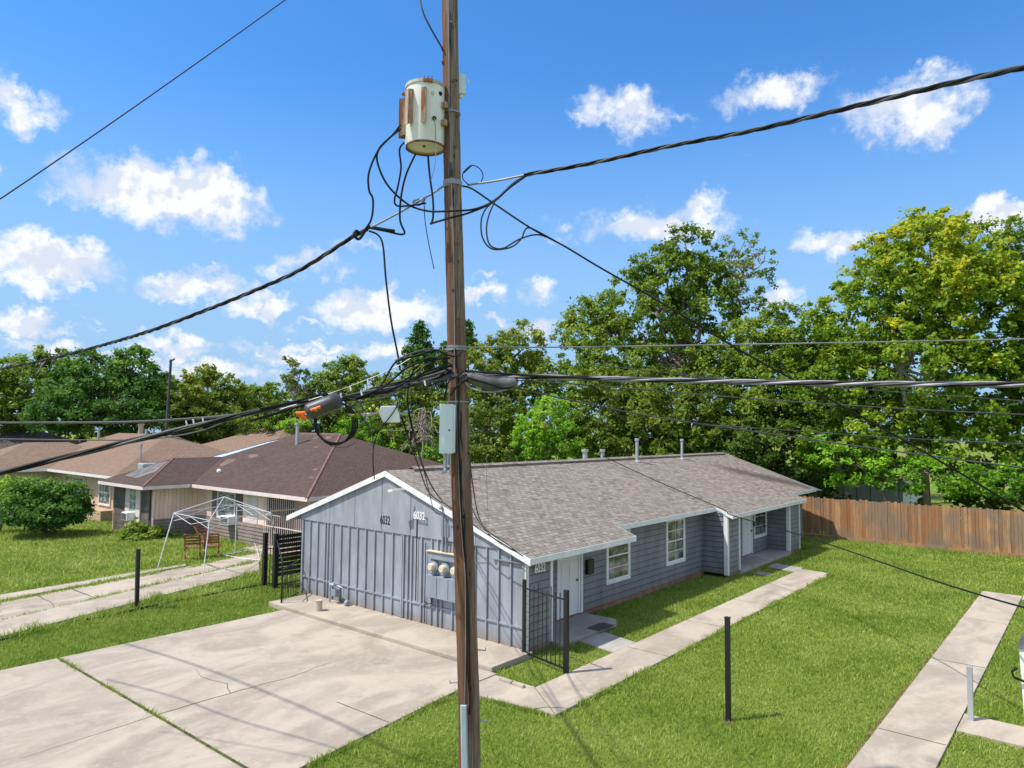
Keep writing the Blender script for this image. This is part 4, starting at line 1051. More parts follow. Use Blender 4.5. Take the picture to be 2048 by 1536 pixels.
# ------------------------------------------------------------------ tent frame, chairs
tf = root('canopy_frame', 'bare white canopy tent frame without its cover on the neighbour lawn', 'tent frame', (.5, 15.8, 0))
cL, cF, cR, cB = atz(348, 1026, 2.02), atz(419, 1041, 2.02), atz(542, 1026, 2.02), atz(474, 1008, 2.02)
fL, fF, fB = atz(315, 1137, 0), atz(405, 1161, 0), atz(470, 1104, 0); fR = fB+(fF-fL)*np.array([1, 1, 0])*1.0
apex = (cL+cF+cR+cB)/4; apex[2] = 2.62
b = MB()
for c, f_ in ((cL, fL), (cF, fF), (cR, fR), (cB, fB)):
    lg = MB().tube([f_, lerp(f_, c, .48)], .019, 8).tube([lerp(f_, c, .46), c], .023, 8); lg.build('leg', M['tentmetal'], tf, smooth=True)
b = MB()
for p, q_ in ((cL, cF), (cF, cR), (cR, cB), (cB, cL)):
    m_ = lerp(p, q_, .5)
    b.tube([p, q_], .013, 6); b.tube([tuple(np.array(p)-[0, 0, .02]), (m_[0], m_[1], m_[2]-.28), tuple(np.array(q_)-[0, 0, .02])], .011, 6); b.tube([(p[0], p[1], p[2]-.3), (m_[0], m_[1], m_[2]-.02), (q_[0], q_[1], q_[2]-.3)], .009, 6)
b.build('truss', M['tentmetal'], tf, smooth=True)
b = MB()
for p in (cL, cF, cR, cB): b.tube([p, apex], .015, 6)
b.build_each('roof_rib', M['tentmetal'], tf, smooth=True)
q0, q1, q2, q3 = atz(447, 1110, .06), atz(497, 1101, .06), atz(485, 1117, .06), atz(520, 1120, .06)
o = MB().tube([q1, q0, q2, q3], .025, 6).tube([lerp(q0, q1, .4), (q1[0]+.1, q1[1]-.3, .4), q3], .012, 6).build('tent_pole', M['tentmetal'], base=q0); tag(o, 'loose bent white tent poles lying on the grass by the old driveway', 'tent poles')
def chair(x, y, ang, label, s=1.0):
    r = root('wooden_chair', label, 'chair', (x, y, 0), 'weathered wooden chairs under the canopy frame')
    c_, s_ = cos(ang), sin(ang)
    T = lambda a, d, z: (x+(a*c_-d*s_)*s, y+(a*s_+d*c_)*s, z*s)
    for a in (-.27, .27):
        MB().bar(T(a, -.26, 0), T(a, .02, .5), .045).build('leg', M['chairwood'], r)
        MB().bar(T(a, .36, 0), T(a, -.22, .47), .045).build('leg', M['chairwood'], r)
        MB().bar(T(a, -.10, .36), T(a, .38, 1.02), .045).build('back_post', M['chairwood'], r)
    b = MB()
    for k in range(6): b.bar(T(-.29, -.30+k*.09, .46), T(.29, -.30+k*.09, .46), .075, .022)
    b.build('seat', M['chairwood'], r)
    b = MB()
    for k in range(4): b.bar(T(-.28, .10+k*.085, .62+k*.12), T(.28, .10+k*.085, .62+k*.12), .02, .075)
    b.build('backrest', M['chairwood'], r)
    b = MB()
    for a in (-.31, .31): b.bar(T(a, -.3, .64), T(a, .2, .64), .05, .025)
    b.build_each('armrest', M['chairwood'], r)
p = gz(384, 1121); chair(p[0]+.1, p[1]+.2, RAD(150), 'nearest brown slatted wooden chair, left of the tent leg', 1.05)
p = gz(425, 1115); chair(p[0], p[1]+.1, RAD(150), 'brown slatted wooden chair to the right of the white tent leg', 1.0)
p = gz(404, 1098); chair(p[0]+.2, p[1]+.2, RAD(20), 'brown wooden chair farthest back, nearest the pink house', .95)

# white cabinet at the right edge
wc = root('utility_cabinet', 'white tapered cabinet with dark grey lid cut by the right edge of the picture', 'cabinet', (2.9, -9.9, 0))
pb = atz(2047, 1470, 0.0)
X0, Y0 = pb[0], pb[1]-.03
b = MB(); b.hexa([(X0, Y0, 0), (X0+1.0, Y0, 0), (X0+1.0, Y0-1, 0), (X0, Y0-1, 0)], [(X0-.1, Y0+.05, 1.55), (X0+1.1, Y0+.05, 1.55), (X0+1.1, Y0-1.05, 1.55), (X0-.1, Y0-1.05, 1.55)])
b.build('body', M['plasticwhite'], wc, bevel=.03)
b = MB(); b.hexa([(X0-.14, Y0+.09, 1.55), (X0+1.14, Y0+.09, 1.55), (X0+1.14, Y0-1.09, 1.55), (X0-.14, Y0-1.09, 1.55)], [(X0+.1, Y0-.2, 1.70), (X0+.9, Y0-.2, 1.70), (X0+.9, Y0-.8, 1.70), (X0+.1, Y0-.8, 1.70)])
b.build('lid', M['splice'], wc, bevel=.02)
b = MB(); b.tube([(X0-.12, Y0+.08, 1.2), (X0-.14, Y0+.16, 1.12), (X0-.12, Y0+.13, 1.02), (X0-.1, Y0-.3, .9)], .022, 6); b.build('hose', M['cable'], wc, smooth=True)
# ------------------------------------------------------------------ utility pole
DP = 9.6
pole_px = [(941.5, 1650, 46), (939, 1536, 45), (938, 1400, 43), (929, 1125, 42), (920, 905, 40), (915, 745, 38), (907, 435, 36), (905, 365, 35), (902, 200, 34), (899.5, 0, 32), (897, -150, 30.5)]
pc = []; pr = []
for u, v, w in pole_px:
    P = at(u, v, DP); pc.append(P); pr.append(w/2*mpp(P))
pc[0][2] = -.3
pole = root('utility_pole', 'large weathered wooden utility pole in the foreground carrying the transformer and cables', 'utility pole', (pc[0][0], pc[0][1], 0))
def pole_at(v):         # centre and radius at a photo height
    for i in range(len(pole_px)-1):
        if pole_px[i][1] >= v >= pole_px[i+1][1]:
            t = (pole_px[i][1]-v)/(pole_px[i][1]-pole_px[i+1][1]); return pc[i]*(1-t)+pc[i+1]*t, pr[i]*(1-t)+pr[i+1]*t
    return pc[-1], pr[-1]
b = MB(); NS = 28; base = []
zs = np.linspace(0, len(pc)-1, 90)
rr = np.random.default_rng(3); ang = rr.uniform(0, .012, (90, NS)); groove = rr.uniform(-.006, .006, NS)
for i, t in enumerate(zs):
    k = min(int(t), len(pc)-2); f_ = t-k; c = pc[k]*(1-f_)+pc[k+1]*f_; r_ = pr[k]*(1-f_)+pr[k+1]*f_
    for j in range(NS):
        a = 2*pi*j/NS; q_ = r_+groove[(j+int(i*.03)) % NS]+ang[i, j]*.35-.003
        b.v.append((c[0]+cos(a)*q_, c[1]+sin(a)*q_, c[2]))
for i in range(89):
    for j in range(NS):
        j2 = (j+1) % NS; b.f.append((i*NS+j, i*NS+j2, (i+1)*NS+j2, (i+1)*NS+j))
b.f.append(tuple(89*NS+j for j in range(NS)))
shaft = b.build('shaft', M['pole'], pole, smooth=True)
nC = -np.array([_f[0], _f[1], 0]); nC /= np.linalg.norm(nC)      # from the pole towards the road (camera side)
nR = np.array([_r[0], _r[1], 0]); nR /= np.linalg.norm(nR)
def on_pole(v, s, out=0.0):     # point on the pole surface; s=-1..1 across its width as seen from the road
    c, r_ = pole_at(v); s = max(-.98, min(.98, s)); return c+nR*r_*s+nC*(r_*math.sqrt(1-s*s)+out)
# ground wire down the pole
wpts = [on_pole(v, s, .008) for v, s in ((-100, -.05), (60, -.1), (165, -.09), (225, -.18), (250, -.1), (350, -.05), (500, .0), (650, -.1), (760, -.2), (900, -.1), (1000, -.12), (1090, -.02), (1130, .1), (1200, .05), (1300, -.1), (1400, -.35))]
MB().tube(spline(wpts, 5), .008, 6).build('ground_wire', M['strand'], pole, smooth=True)
wpts = [on_pole(v, s, .012) for v, s in ((700, -.1), (760, .15), (800, .12), (850, -.02), (930, -.03), (1060, .02), (1180, .28), (1330, .22), (1420, .1))]
MB().tube(spline(wpts, 5), .011, 6).build('ground_wire', M['cable'], pole, smooth=True)
# U guard
b = MB()
g0 = [on_pole(v, s, .02) for v, s in ((1401, -.42), (1470, -.38), (1545, -.30), (1640, -.25))]
for i in range(3):
    p, q_ = g0[i], g0[i+1]
    b.hexa([p-nR*.045, p+nR*.045, p+nR*.028+nC*.05, p-nR*.028+nC*.05], [q_-nR*.045, q_+nR*.045, q_+nR*.028+nC*.05, q_-nR*.028+nC*.05])
b.build('cable_guard', paint('blue_grey_guard', (.40, .48, .56), .4, .05, spec=.5), pole)
# pegs, bolts, knots
for v, s, L, m_ in ((958, 1, 16, 'galv'), (1125, 1, 22, 'bare_wood'), (1300, 1, 14, 'galv'), (1441, 1, 20, 'galv'), (1365, -1, 14, 'galv'), (823, 1, 8, 'galv'), (872, 1, 10, 'galv'), (700, -1, 8, 'galv')):
    c, r_ = pole_at(v); s0 = c+nR*r_*s*.9; e = s0+nR*s*(L*.0068+.02)+nC*.03
    MB().tube([s0, e, e+np.array([0, 0, .035])], .009, 6).build('step_bolt', M[m_], pole)
for v, s in ((170, .35), (165, .75), (237, .8), (104, -.9), (130, -.9), (55, .2), (300, .5), (490, .3), (585, -.2), (640, .45), (1000, .3), (1030, .5)):
    p = on_pole(v, s, 0); MB().tube([p-nC*.02, p+nC*.035], .016, 7).build('bolt', M['rust'], pole)
for v, w in ((368, 10), (228, 4), (745, 9), (752, 6), (695, 4), (700, 4), (804, 3)):
    c, r_ = pole_at(v); h = w*.0068/2
    MB().tube([c-np.array([0, 0, h]), c+np.array([0, 0, h])], r_+.012, 24).build_each('band', M['strand'] if v != 745 else M['rust'], pole, smooth=True)
p = on_pole(358, -.1, .0); MB().tube([p, p+nC*.05+np.array([0, 0, .06]), p+nC*.08+np.array([0, 0, .16])], [.03, .035, .012], 7).build('clevis', M['splice_dark'], pole)
# weathered dark split in the wood: real groove strips
b = MB()
for v0, v1, s in ((820, 900, .25), (905, 1000, .1), (1010, 1130, .2), (1160, 1400, .05), (700, 740, -.09), (30, 120, .1), (380, 420, .1)):
    P = [on_pole(v0+(v1-v0)*k/6, s+.06*sin(k*1.3), .001) for k in range(7)]
    b.tube(P, [.002, .009, .012, .013, .012, .008, .002], 5)
b.build('crack', M['dark'], pole)

# cutout box right of the pole
P = at(925, 170, 9.62)
o = MB().bar(P+np.array([0, 0, -.13]), P+np.array([0, 0, .14]), .07, .09, up=tuple(nR)).tube([P+np.array([0, 0, .12]), P+nR*.06+np.array([0, 0, .10]), P+nR*.09+np.array([0, 0, .03])], .01, 6).ball(P+np.array([0, 0, -.17])-nR*.02, .03).build('fuse_cutout', M['boxgrey'], base=P)
tag(o, 'narrow grey fuse holder on the right side of the pole behind the transformer', 'fuse holder')

# ------------------------------------------------------------------ transformer
TC = at(851.5, 232, DP+.02); Rt = 39.5*mpp(TC); zt, zb = at(851, 168, DP)[2]-.075, at(851, 297, DP)[2]+.005
tr = root('transformer', 'cream pole-mounted transformer drum with rusty cooling panels on the utility pole', 'transformer', (TC[0], TC[1], zb))
b = MB(); cx, cy = TC[0], TC[1]
b.tube([(cx, cy, zb+.012), (cx, cy, zb+.04), (cx, cy, zt)], [Rt*.97, Rt, Rt], 48, caps=False)
b.build('tank', M['tank'], tr, smooth=True)
MB().tube([(cx, cy, zb+.035), (cx, cy, zb+.05)], Rt*.96, 48).build('tank_bottom', paint('tank_underside', (.68, .66, .56), .6, .08), tr)
MB().tube([(cx, cy, zb-.005), (cx, cy, zb+.02)], Rt*.985, 48, caps=False).tube([(cx, cy, zb+.022), (cx, cy, zb-.005)], Rt*.95, 48, caps=False).build('bottom_rim', M['rust'], tr, smooth=True)
MB().tube([(cx, cy, zt-.01), (cx, cy, zt+.03), (cx, cy, zt+.035), (cx, cy, zt+.07)], [Rt*1.05, Rt*1.05, Rt*.98, Rt*.6], 48).build('lid', paint('lid_paint', (.50, .48, .43), .5, .2, dirt_amt=.7), tr, smooth=True)
b = MB(); b.ball((cx-.02, cy, zb+.03), .022); b.build('drain_plug', M['rust'], tr)
def around(deg): a = RAD(deg); d = nC*cos(a)+nR*sin(a); return d   # 0 = facing the road
for deg, z0_, z1_ in ((-78, .12, .68), (-38, .22, .73), (2, .22, .73)):
    d = around(deg); tdir = np.array([-d[1], d[0], 0]); p0 = np.array([cx, cy, 0])+d*(Rt-.005)
    b = MB()
    k = .095 if deg != -78 else .10
    for sgn, w_ in ((-1, .03), (1, .03)):
        q0 = p0+tdir*sgn*.026
        b.hexa([q0-tdir*.006+[0, 0, zb+z0_+.05], q0+tdir*.006+[0, 0, zb+z0_+.05], q0+tdir*.006+d*k+[0, 0, zb+z0_], q0-tdir*.006+d*k+[0, 0, zb+z0_]],
               [q0-tdir*.006+[0, 0, zb+z1_], q0+tdir*.006+[0, 0, zb+z1_], q0+tdir*.006+d*k+[0, 0, zb+z1_-.03], q0-tdir*.006+d*k+[0, 0, zb+z1_-.03]])
    q0 = p0+d*(k-.012)
    b.hexa([q0-tdir*.032+[0, 0, zb+z0_], q0+tdir*.032+[0, 0, zb+z0_], q0+tdir*.032+d*.01+[0, 0, zb+z0_], q0-tdir*.032+d*.01+[0, 0, zb+z0_]],
           [q0-tdir*.032+[0, 0, zb+z1_-.03], q0+tdir*.032+[0, 0, zb+z1_-.03], q0+tdir*.032+d*.01+[0, 0, zb+z1_-.03], q0-tdir*.032+d*.01+[0, 0, zb+z1_-.03]])
    b.build('cooling_panel', M['rustpanel'], tr)
d = around(-95)
for zz in (.18, .34): MB().tube([np.array([cx, cy, zb+zz])+d*Rt*.98, np.array([cx, cy, zb+zz])+d*(Rt+.1)], [.035, .025], 10).build('bushing', M['rust'], tr, smooth=True)
d = around(-70); MB().tube([np.array([cx, cy, zt-.12])+d*Rt, np.array([cx, cy, zt-.10])+d*(Rt+.06)], .03, 8).build('bracket', M['rust'], tr)
d = around(62)
for zz in (zt-.28, zb+.30):
    q0 = np.array([cx, cy, zz])+d*Rt*.95
    MB().bar(q0, q0+d*.085, .06, .085).build('bracket', M['rustpanel'], tr, bevel=.008)
    pc_, r_ = pole_at(235)
    MB().bar(np.array([cx, cy, zz])+around(90)*Rt*.9, np.array([pc_[0], pc_[1], zz])-nR*r_*.8, .06, .09).build('bracket', M['rust'], tr)
b = MB(); q0 = np.array([cx, cy, zt])+around(12)*Rt*1.02; b.bar(q0-nR*.06+[0, 0, .0], q0+nR*.06+[0, 0, .0], .05, .04)
for k in (-.05, 0, .05): b.tube([q0+nR*k+[0, 0, .02], q0+nR*k+[0, 0, .06]], .008, 6)
b.build('lid_clamp', M['rust'], tr)
b = MB(); q0 = np.array([cx, cy, zt-.16])+around(25)*(Rt+.002); b.bar(q0-nR*.025, q0+nR*.025, .008, .05); b.build('nameplate', M['cream'], tr)
b = MB(); q0 = np.array([cx, cy, zt-.13])+around(52)*(Rt+.0); b.ball(q0, .03); b.build('port', M['dark'], tr); b = MB(); q1_ = np.array([cx, cy, zb+.32])+around(30)*(Rt+.02); b.ball(q1_, .028); b.build('port', M['dark'], tr)

# ------------------------------------------------------------------ cables
def wpath(pts, n=8, cat=False): return spline([at(*p) for p in pts], n)
def resample(P, step):
    P = np.array(P); L = np.concatenate([[0], np.cumsum(np.linalg.norm(np.diff(P, axis=0), axis=1))])
    m_ = max(3, int(L[-1]/step)); s = np.linspace(0, L[-1], m_); return np.stack([np.interp(s, L, P[:, i]) for i in range(3)], 1)
def cable(pts, r, label, mat='cable', strands=1, pitch=.5, n=8, name='overhead_cable', cat='cable', group=None, mats=None, R=None):
    P = wpath(pts, n); b = MB()
    if strands == 1: o = b.tube(P, r, 7).build(name, M[mat], smooth=True, base=P[0]); tag(o, label, cat, group); return o
    Q = resample(P, pitch/9); R = R or r*1.15
    rt_ = root(name, label, cat, Q[0], group)
    for k in range(strands):
        pts2 = []
        for i, q_ in enumerate(Q):
            d = Q[min(i+1, len(Q)-1)]-Q[max(i-1, 0)]; d /= np.linalg.norm(d)
            a = np.cross(d, [0, 0, 1]); a /= np.linalg.norm(a); c = np.cross(a, d); t = i/9*2*pi+k*2*pi/strands
            pts2.append(q_+(a*cos(t)+c*sin(t))*R)
        MB().tube(pts2, r, 6).build('strand', M[(mats or [mat]*strands)[k]], rt_, smooth=True)
    return rt_
G1 = 'overhead cables fixed to the foreground pole'
# upper cables
cable([(-60, 430, 9.2), (0, 398, 9.3), (280, 206, 9.6), (570, 0, 10), (760, -140, 10)], .008, 'single thin black wire crossing the top left corner of the sky')
cable([(820, -150, 9.7), (838, -20, 9.7), (845, 20, 9.6), (858, 50, 9.55), (884, 96, 9.5)], .012, 'black lead coming down from above to the left side of the pole top')
cable([(1048, 350, 9.4), (1180, 327, 9.2), (1340, 292, 8.8), (1500, 262, 8.4), (1700, 215, 7.9), (1900, 167, 7.4), (2048, 135, 7.1), (2200, 105, 6.8)], .0135, 'thick twisted cable rising from the pole to the upper right corner', strands=3, pitch=.85, mats=['cable', 'cable', 'cable_grey'])
cable([(935, 370, 9.5), (990, 362, 9.45), (1050, 350, 9.4)], .014, 'bare grey strand between the pole clamp and the rising twisted cable', 'strand', group=G1)
cable([(1055, 350, 9.4), (1020, 375, 9.4), (985, 405, 9.38), (940, 425, 9.35), (900, 436, 9.32), (862, 447, 9.4)], .014, 'black conductor sagging under the clamp and ending left of the pole', group=G1)
cable([(1060, 348, 9.42), (1028, 366, 9.42), (990, 400, 9.4), (950, 418, 9.35), (900, 422, 9.3), (855, 422, 9.4), (815, 408, 9.5), (775, 370, 9.5), (755, 325, 9.5), (758, 298, 9.5), (780, 275, 9.5), (801, 258, 9.5)], .014, 'long black conductor looping from the right cable up to the lower transformer bushing', group=G1)
cable([(801, 250, 9.5), (785, 270, 9.5), (757, 300, 9.5), (738, 345, 9.5), (738, 380, 9.5), (746, 400, 9.5), (742, 440, 9.5), (722, 468, 9.5)], .014, 'black lead curving far left from the upper transformer bushing', group=G1)
cable([(808, 285, 9.45), (799, 300, 9.45), (802, 335, 9.45), (796, 372, 9.45), (789, 400, 9.45), (796, 412, 9.45), (830, 410, 9.45), (852, 406, 9.45)], .013, 'wavy black lead hanging from the left edge of the transformer', group=G1)
cable([(831, 308, 9.5), (812, 350, 9.5), (802, 395, 9.5), (800, 440, 9.5), (808, 468, 9.5), (770, 462, 9.5), (735, 455, 9.5)], .014, 'black lead from under the transformer bending back to the left splice', group=G1)
cable([(856, 312, 9.45), (860, 355, 9.45), (866, 400, 9.45), (866, 435, 9.45), (861, 449, 9.45)], .014, 'short straight black lead from the middle of the transformer bottom', group=G1)
cable([(868, 235, 9.3), (871, 260, 9.3), (871, 320, 9.3), (862, 360, 9.35)], .006, 'hair-thin wire across the front of the transformer drum', 'strand', group=G1)
cable([(848, 395, 9.4), (850, 440, 9.4), (858, 490, 9.4), (868, 538, 9.4)], .006, 'thin loose wire end dangling left of the pole', group=G1)
# neutral and triplex to the left
cable([(905, 368, 9.5), (888, 372, 9.5), (860, 390, 9.5), (790, 430, 9.6), (720, 466, 9.7)], .014, 'bare grey strand from the pole clamp down to the left splice', 'strand', group=G1)
cable([(735, 458, 9.7), (700, 477, 9.75), (600, 540, 10.1), (500, 585, 10.6), (400, 625, 11.3), (300, 662, 12.2), (200, 692, 14.2), (100, 718, 16.5), (0, 738, 19), (-120, 756, 22)], .0145, 'twisted black cable falling from the pole towards the left edge above the trees', strands=3, pitch=.7, mats=['cable', 'cable', 'cable_grey'])
cable([(722, 468, 9.7), (712, 462, 9.68), (708, 470, 9.66), (718, 478, 9.66), (730, 462, 9.66), (740, 452, 9.68)], .02, 'knotted black splice where the left cable starts', group=G1)
cable([(745, 455, 9.55), (770, 459, 9.5), (790, 462, 9.5)], .022, 'thick black sleeve joint lying under the left strand', group=G1)
cable([(738, 462, 9.7), (756, 470, 9.65), (766, 492, 9.6), (772, 560, 9.55), (782, 640, 9.5), (796, 712, 9.45), (800, 740, 9.4)], .013, 'black cable hanging straight down from the left splice to the tangle', group=G1)
cable([(838, 397, 9.45), (826, 404, 9.5), (838, 410, 9.48), (850, 398, 9.42)], .013, 'small grey clamp loop on the left strand', 'strand', group=G1)
# drop to the right
cable([(925, 372, 9.4), (945, 378, 9.38), (985, 405, 9.38), (1060, 455, 9.3), (1130, 493, 9.3), (1200, 535, 9.3), (1300, 592, 9.4), (1400, 652, 9.5), (1500, 712, 9.6), (1620, 777, 9.8), (1750, 848, 10), (1880, 922, 10.2), (2048, 1022, 10.5), (2200, 1110, 10.8)], .0125, 'long black service cable sloping down to the right across trees and fence', mat='cable')
cable([(1130, 493, 9.29), (1085, 468, 9.28), (1060, 456, 9.25), (1050, 460, 9.22), (1042, 478, 9.2), (1020, 495, 9.2), (985, 498, 9.22), (966, 478, 9.26), (962, 445, 9.3), (970, 420, 9.35), (985, 405, 9.38)], .0105, 'outer drip loop of black wire right of the pole', group=G1)
cable([(1128, 492, 9.33), (1080, 470, 9.3), (1040, 478, 9.25), (1005, 497, 9.22), (980, 490, 9.24), (973, 460, 9.28), (978, 430, 9.33), (990, 402, 9.38)], .0105, 'inner drip loop of black wire right of the pole', group=G1)
cable([(938, 370, 9.45), (926, 358, 9.42), (927, 345, 9.4), (942, 331, 9.4), (958, 336, 9.4), (966, 350, 9.4), (962, 364, 9.42)], .007, 'small round loop of thin wire just right of the pole clamp', group=G1)
cable([(927, 345, 9.38), (942, 331, 9.38)], .014, 'short black sleeve on the small round wire loop', group=G1)
# middle level, to the right
cable([(920, 695, 9.5), (1150, 694, 9.8), (1400, 690, 10.2), (1700, 685, 10.8), (2048, 678, 11.6), (2250, 674, 12)], .010, 'upper thin pale strand running level to the right above the main bundle', 'strand')
cable([(925, 748, 9.4), (1030, 752, 9.4), (1200, 757, 9.4), (1500, 764, 9.4), (1800, 768, 9.3), (2048, 769, 9.2), (2250, 769, 9.1)], .017, 'main pale lavender bundle of cables running level to the right edge', strands=4, pitch=1.6, mats=['cable_lav', 'cable', 'cable_lav', 'cable_grey'], R=.022)
cable([(925, 742, 9.35), (980, 745, 9.3), (1060, 751, 9.35), (1200, 757, 9.38)], .016, 'black cable lying on the first metres of the main bundle', group=G1)
cable([(1025, 760, 9.4), (1200, 772, 9.6), (1500, 797, 10), (1800, 817, 10.5), (2048, 829, 11), (2250, 838, 11.5)], .008, 'thin grey wire just below the main bundle on the right', 'cable_grey')
cable([(1030, 775, 9.4), (1130, 798, 9.6), (1300, 832, 10), (1500, 862, 10.4), (1750, 897, 11), (2048, 936, 11.8), (2250, 962, 12.2)], .010, 'thin grey wire sloping down over the ridge of the grey house to the right edge', 'cable_grey')
cable([(1420, 850, 10.3), (1600, 862, 10.8), (1800, 876, 11.3), (2048, 888, 12), (2250, 896, 12.5)], .007, 'lowest faint wire branching off before the right edge', 'cable_grey')
cable([(1450, 762, 9.6), (1650, 774, 10.2), (1850, 788, 10.8), (2048, 802, 11.4), (2250, 815, 12)], .006, 'faint wire between the main bundle and the thin wire below it', 'cable_grey')
cable([(1180, 728, 9.9), (1300, 742, 10.2), (1500, 764, 10.6)], .006, 'faint wire joining the main bundle in front of the middle tree', 'cable_grey')
# splice sleeve right of the pole
sb_ = root('splice_closure', 'wrapped grey splice sleeve hanging under the bundle right of the pole', 'splice closure', at(980, 764, 9.35))
P = [at(932, 752, 9.35), at(945, 757, 9.35), at(975, 765, 9.35), at(1008, 768, 9.35), at(1026, 765, 9.35), at(1034, 762, 9.35)]
P = spline(P, 4)
MB().tube(P, [.03+.068*math.sin(pi*min(1, (i+1)/len(P)))**.6*(.9+.12*(i % 3 == 0)) for i in range(len(P))], 12).build('sleeve', M['splice'], sb_, smooth=True)
MB().tube(wpath([(930, 765, 9.3), (945, 777, 9.3), (975, 784, 9.3), (1005, 781, 9.3), (1030, 770, 9.35)]), .012, 6).build('bottom_cable', M['cable_lav'], sb_, smooth=True)
MB().tube(wpath([(935, 755, 9.25), (965, 764, 9.25), (1010, 777, 9.28), (1028, 772, 9.3)]), .012, 6).build('lashing', M['cable'], sb_, smooth=True)
# left bundle: down to the lower left corner
LB1 = [(905, 745, 9.4), (870, 758, 9.5), (800, 775, 9.6), (740, 788, 9.8), (680, 798, 9.8), (600, 806, 9.9), (500, 826, 10.1), (400, 850, 10.3), (250, 885, 10.5), (120, 917, 10.6), (0, 945, 10.7), (-120, 970, 10.8)]
cable(LB1, .021, 'thick black bundle descending to the lower left edge in front of the brown roofs', strands=3, pitch=2.2, mats=['cable', 'cable', 'cable_grey'], R=.020)
cable([(905, 738, 9.45), (860, 752, 9.4), (800, 768, 9.4), (700, 792, 9.5), (600, 812, 9.8), (500, 826, 10.3), (400, 836, 11.4), (250, 844, 13.0), (100, 845, 14.8), (0, 845, 16.6), (-120, 843, 18.5)], .019, 'pale grey cable running almost level to the left edge below the tree tops', mat='cable_grey')
cable([(560, 815, 10), (480, 832, 10.3), (400, 862, 11), (300, 878, 12), (180, 880, 13), (0, 878, 14.5), (-60, 877, 15)], .010, 'thinner dark cable sagging onto the line of the tan roofs on the left', mat='cable_grey')
tng = [
 ([(905, 745, 9.4), (880, 735, 9.3), (850, 745, 9.28), (800, 770, 9.2), (750, 790, 9.2), (700, 800, 9.15), (640, 800, 9.1), (560, 812, 8.95), (480, 832, 8.75)], .013, 'cable', 'lowest cable of the tangle left of the pole'),
 ([(925, 700, 9.4), (915, 712, 9.3), (895, 710, 9.3), (870, 700, 9.3), (830, 712, 9.25), (795, 722, 9.2), (780, 740, 9.2), (768, 762, 9.2), (752, 780, 9.2), (700, 800, 9.15)], .013, 'cable', 'top arching black cable of the tangle, bending down at its left end'),
 ([(900, 716, 9.4), (850, 722, 9.3), (815, 735, 9.25), (790, 755, 9.2), (765, 775, 9.2), (735, 790, 9.2), (690, 793, 9.2), (640, 790, 9.1), (590, 803, 9.0), (520, 818, 8.85)], .014, 'cable', 'second arching black cable of the tangle'),
 ([(895, 690, 9.45), (870, 697, 9.4), (830, 712, 9.4), (790, 735, 9.4), (740, 757, 9.4), (660, 787, 9.6), (560, 819, 9.8)], .005, 'strand', 'pale thin strand above the tangle'),
 ([(905, 752, 9.35), (870, 762, 9.3), (820, 768, 9.3), (780, 776, 9.3), (720, 786, 9.3), (660, 800, 9.2), (600, 815, 9.1)], .016, 'cable_grey', 'grey cable in the middle of the tangle'),
 ([(905, 735, 9.35), (890, 722, 9.3), (860, 716, 9.3), (840, 728, 9.25), (825, 745, 9.25), (818, 770, 9.25), (815, 795, 9.25), (818, 826, 9.25)], .010, 'cable', 'black cable dropping from the tangle right of the white terminal box'),
 ([(860, 724, 9.3), (845, 735, 9.25), (835, 750, 9.25), (800, 778, 9.2), (770, 790, 9.2), (720, 788, 9.2)], .011, 'cable_grey', 'short grey crossing cable in the tangle'),
 ([(878, 742, 9.3), (855, 730, 9.28), (835, 742, 9.25), (810, 760, 9.25), (780, 768, 9.25), (740, 778, 9.25)], .010, 'cable', 'short black crossing cable in the tangle'),
 ([(905, 700, 9.38), (880, 706, 9.35), (860, 698, 9.3), (820, 708, 9.3), (790, 722, 9.28)], .010, 'cable_grey', 'uppermost grey cable tied to the pole left side'),
 ([(700, 798, 9.1), (660, 792, 9.1), (640, 800, 9.05), (600, 812, 9.0), (550, 828, 8.9), (500, 842, 8.8)], .015, 'cable', 'black cable passing over the orange capped splice'),
 ([(780, 776, 9.2), (790, 792, 9.2), (795, 808, 9.2), (788, 822, 9.2), (775, 840, 9.2), (758, 862, 9.2), (748, 890, 9.2), (746, 925, 9.25), (749, 958, 9.4)], .007, 'cable', 'thin wire hanging in front of the white box down to the gable peak'),
 ([(690, 800, 9.15), (705, 815, 9.15), (722, 830, 9.15), (735, 850, 9.15), (744, 870, 9.2), (746, 905, 9.2)], .007, 'cable_grey', 'thin curved wire left of the white terminal box'),
 ([(672, 795, 9.15), (710, 800, 9.15), (730, 822, 9.15)], .009, 'cable_grey', 'grey tail going to the left arm of the white terminal box'),
]
for pts, r, m_, lb in tng: cable(pts, r, lb, m_, group=G1)
for pts, r, m_, lb in (([(905, 730, 9.4), (870, 742, 9.36), (830, 757, 9.34), (780, 772, 9.33), (720, 790, 9.3), (670, 803, 9.2), (610, 818, 9.05)], .015, 'cable', 'black cable along the underside of the tangle next to the pole'),
                       ([(905, 755, 9.38), (880, 768, 9.34), (850, 782, 9.3), (815, 786, 9.28), (770, 795, 9.25), (720, 806, 9.2)], .009, 'cable_grey', 'sagging thin grey cable at the bottom of the tangle'),
                       ([(930, 742, 9.3), (915, 752, 9.22), (900, 760, 9.3), (893, 775, 9.35), (889, 800, 9.38)], .010, 'cable', 'black lead bending into the top of the grey box'),
                       ([(935, 760, 9.3), (920, 768, 9.22), (908, 780, 9.28), (900, 792, 9.3)], .014, 'cable', 'short black lead looping across the pole under the bands')):
    cable(pts, r, lb, m_, group=G1)
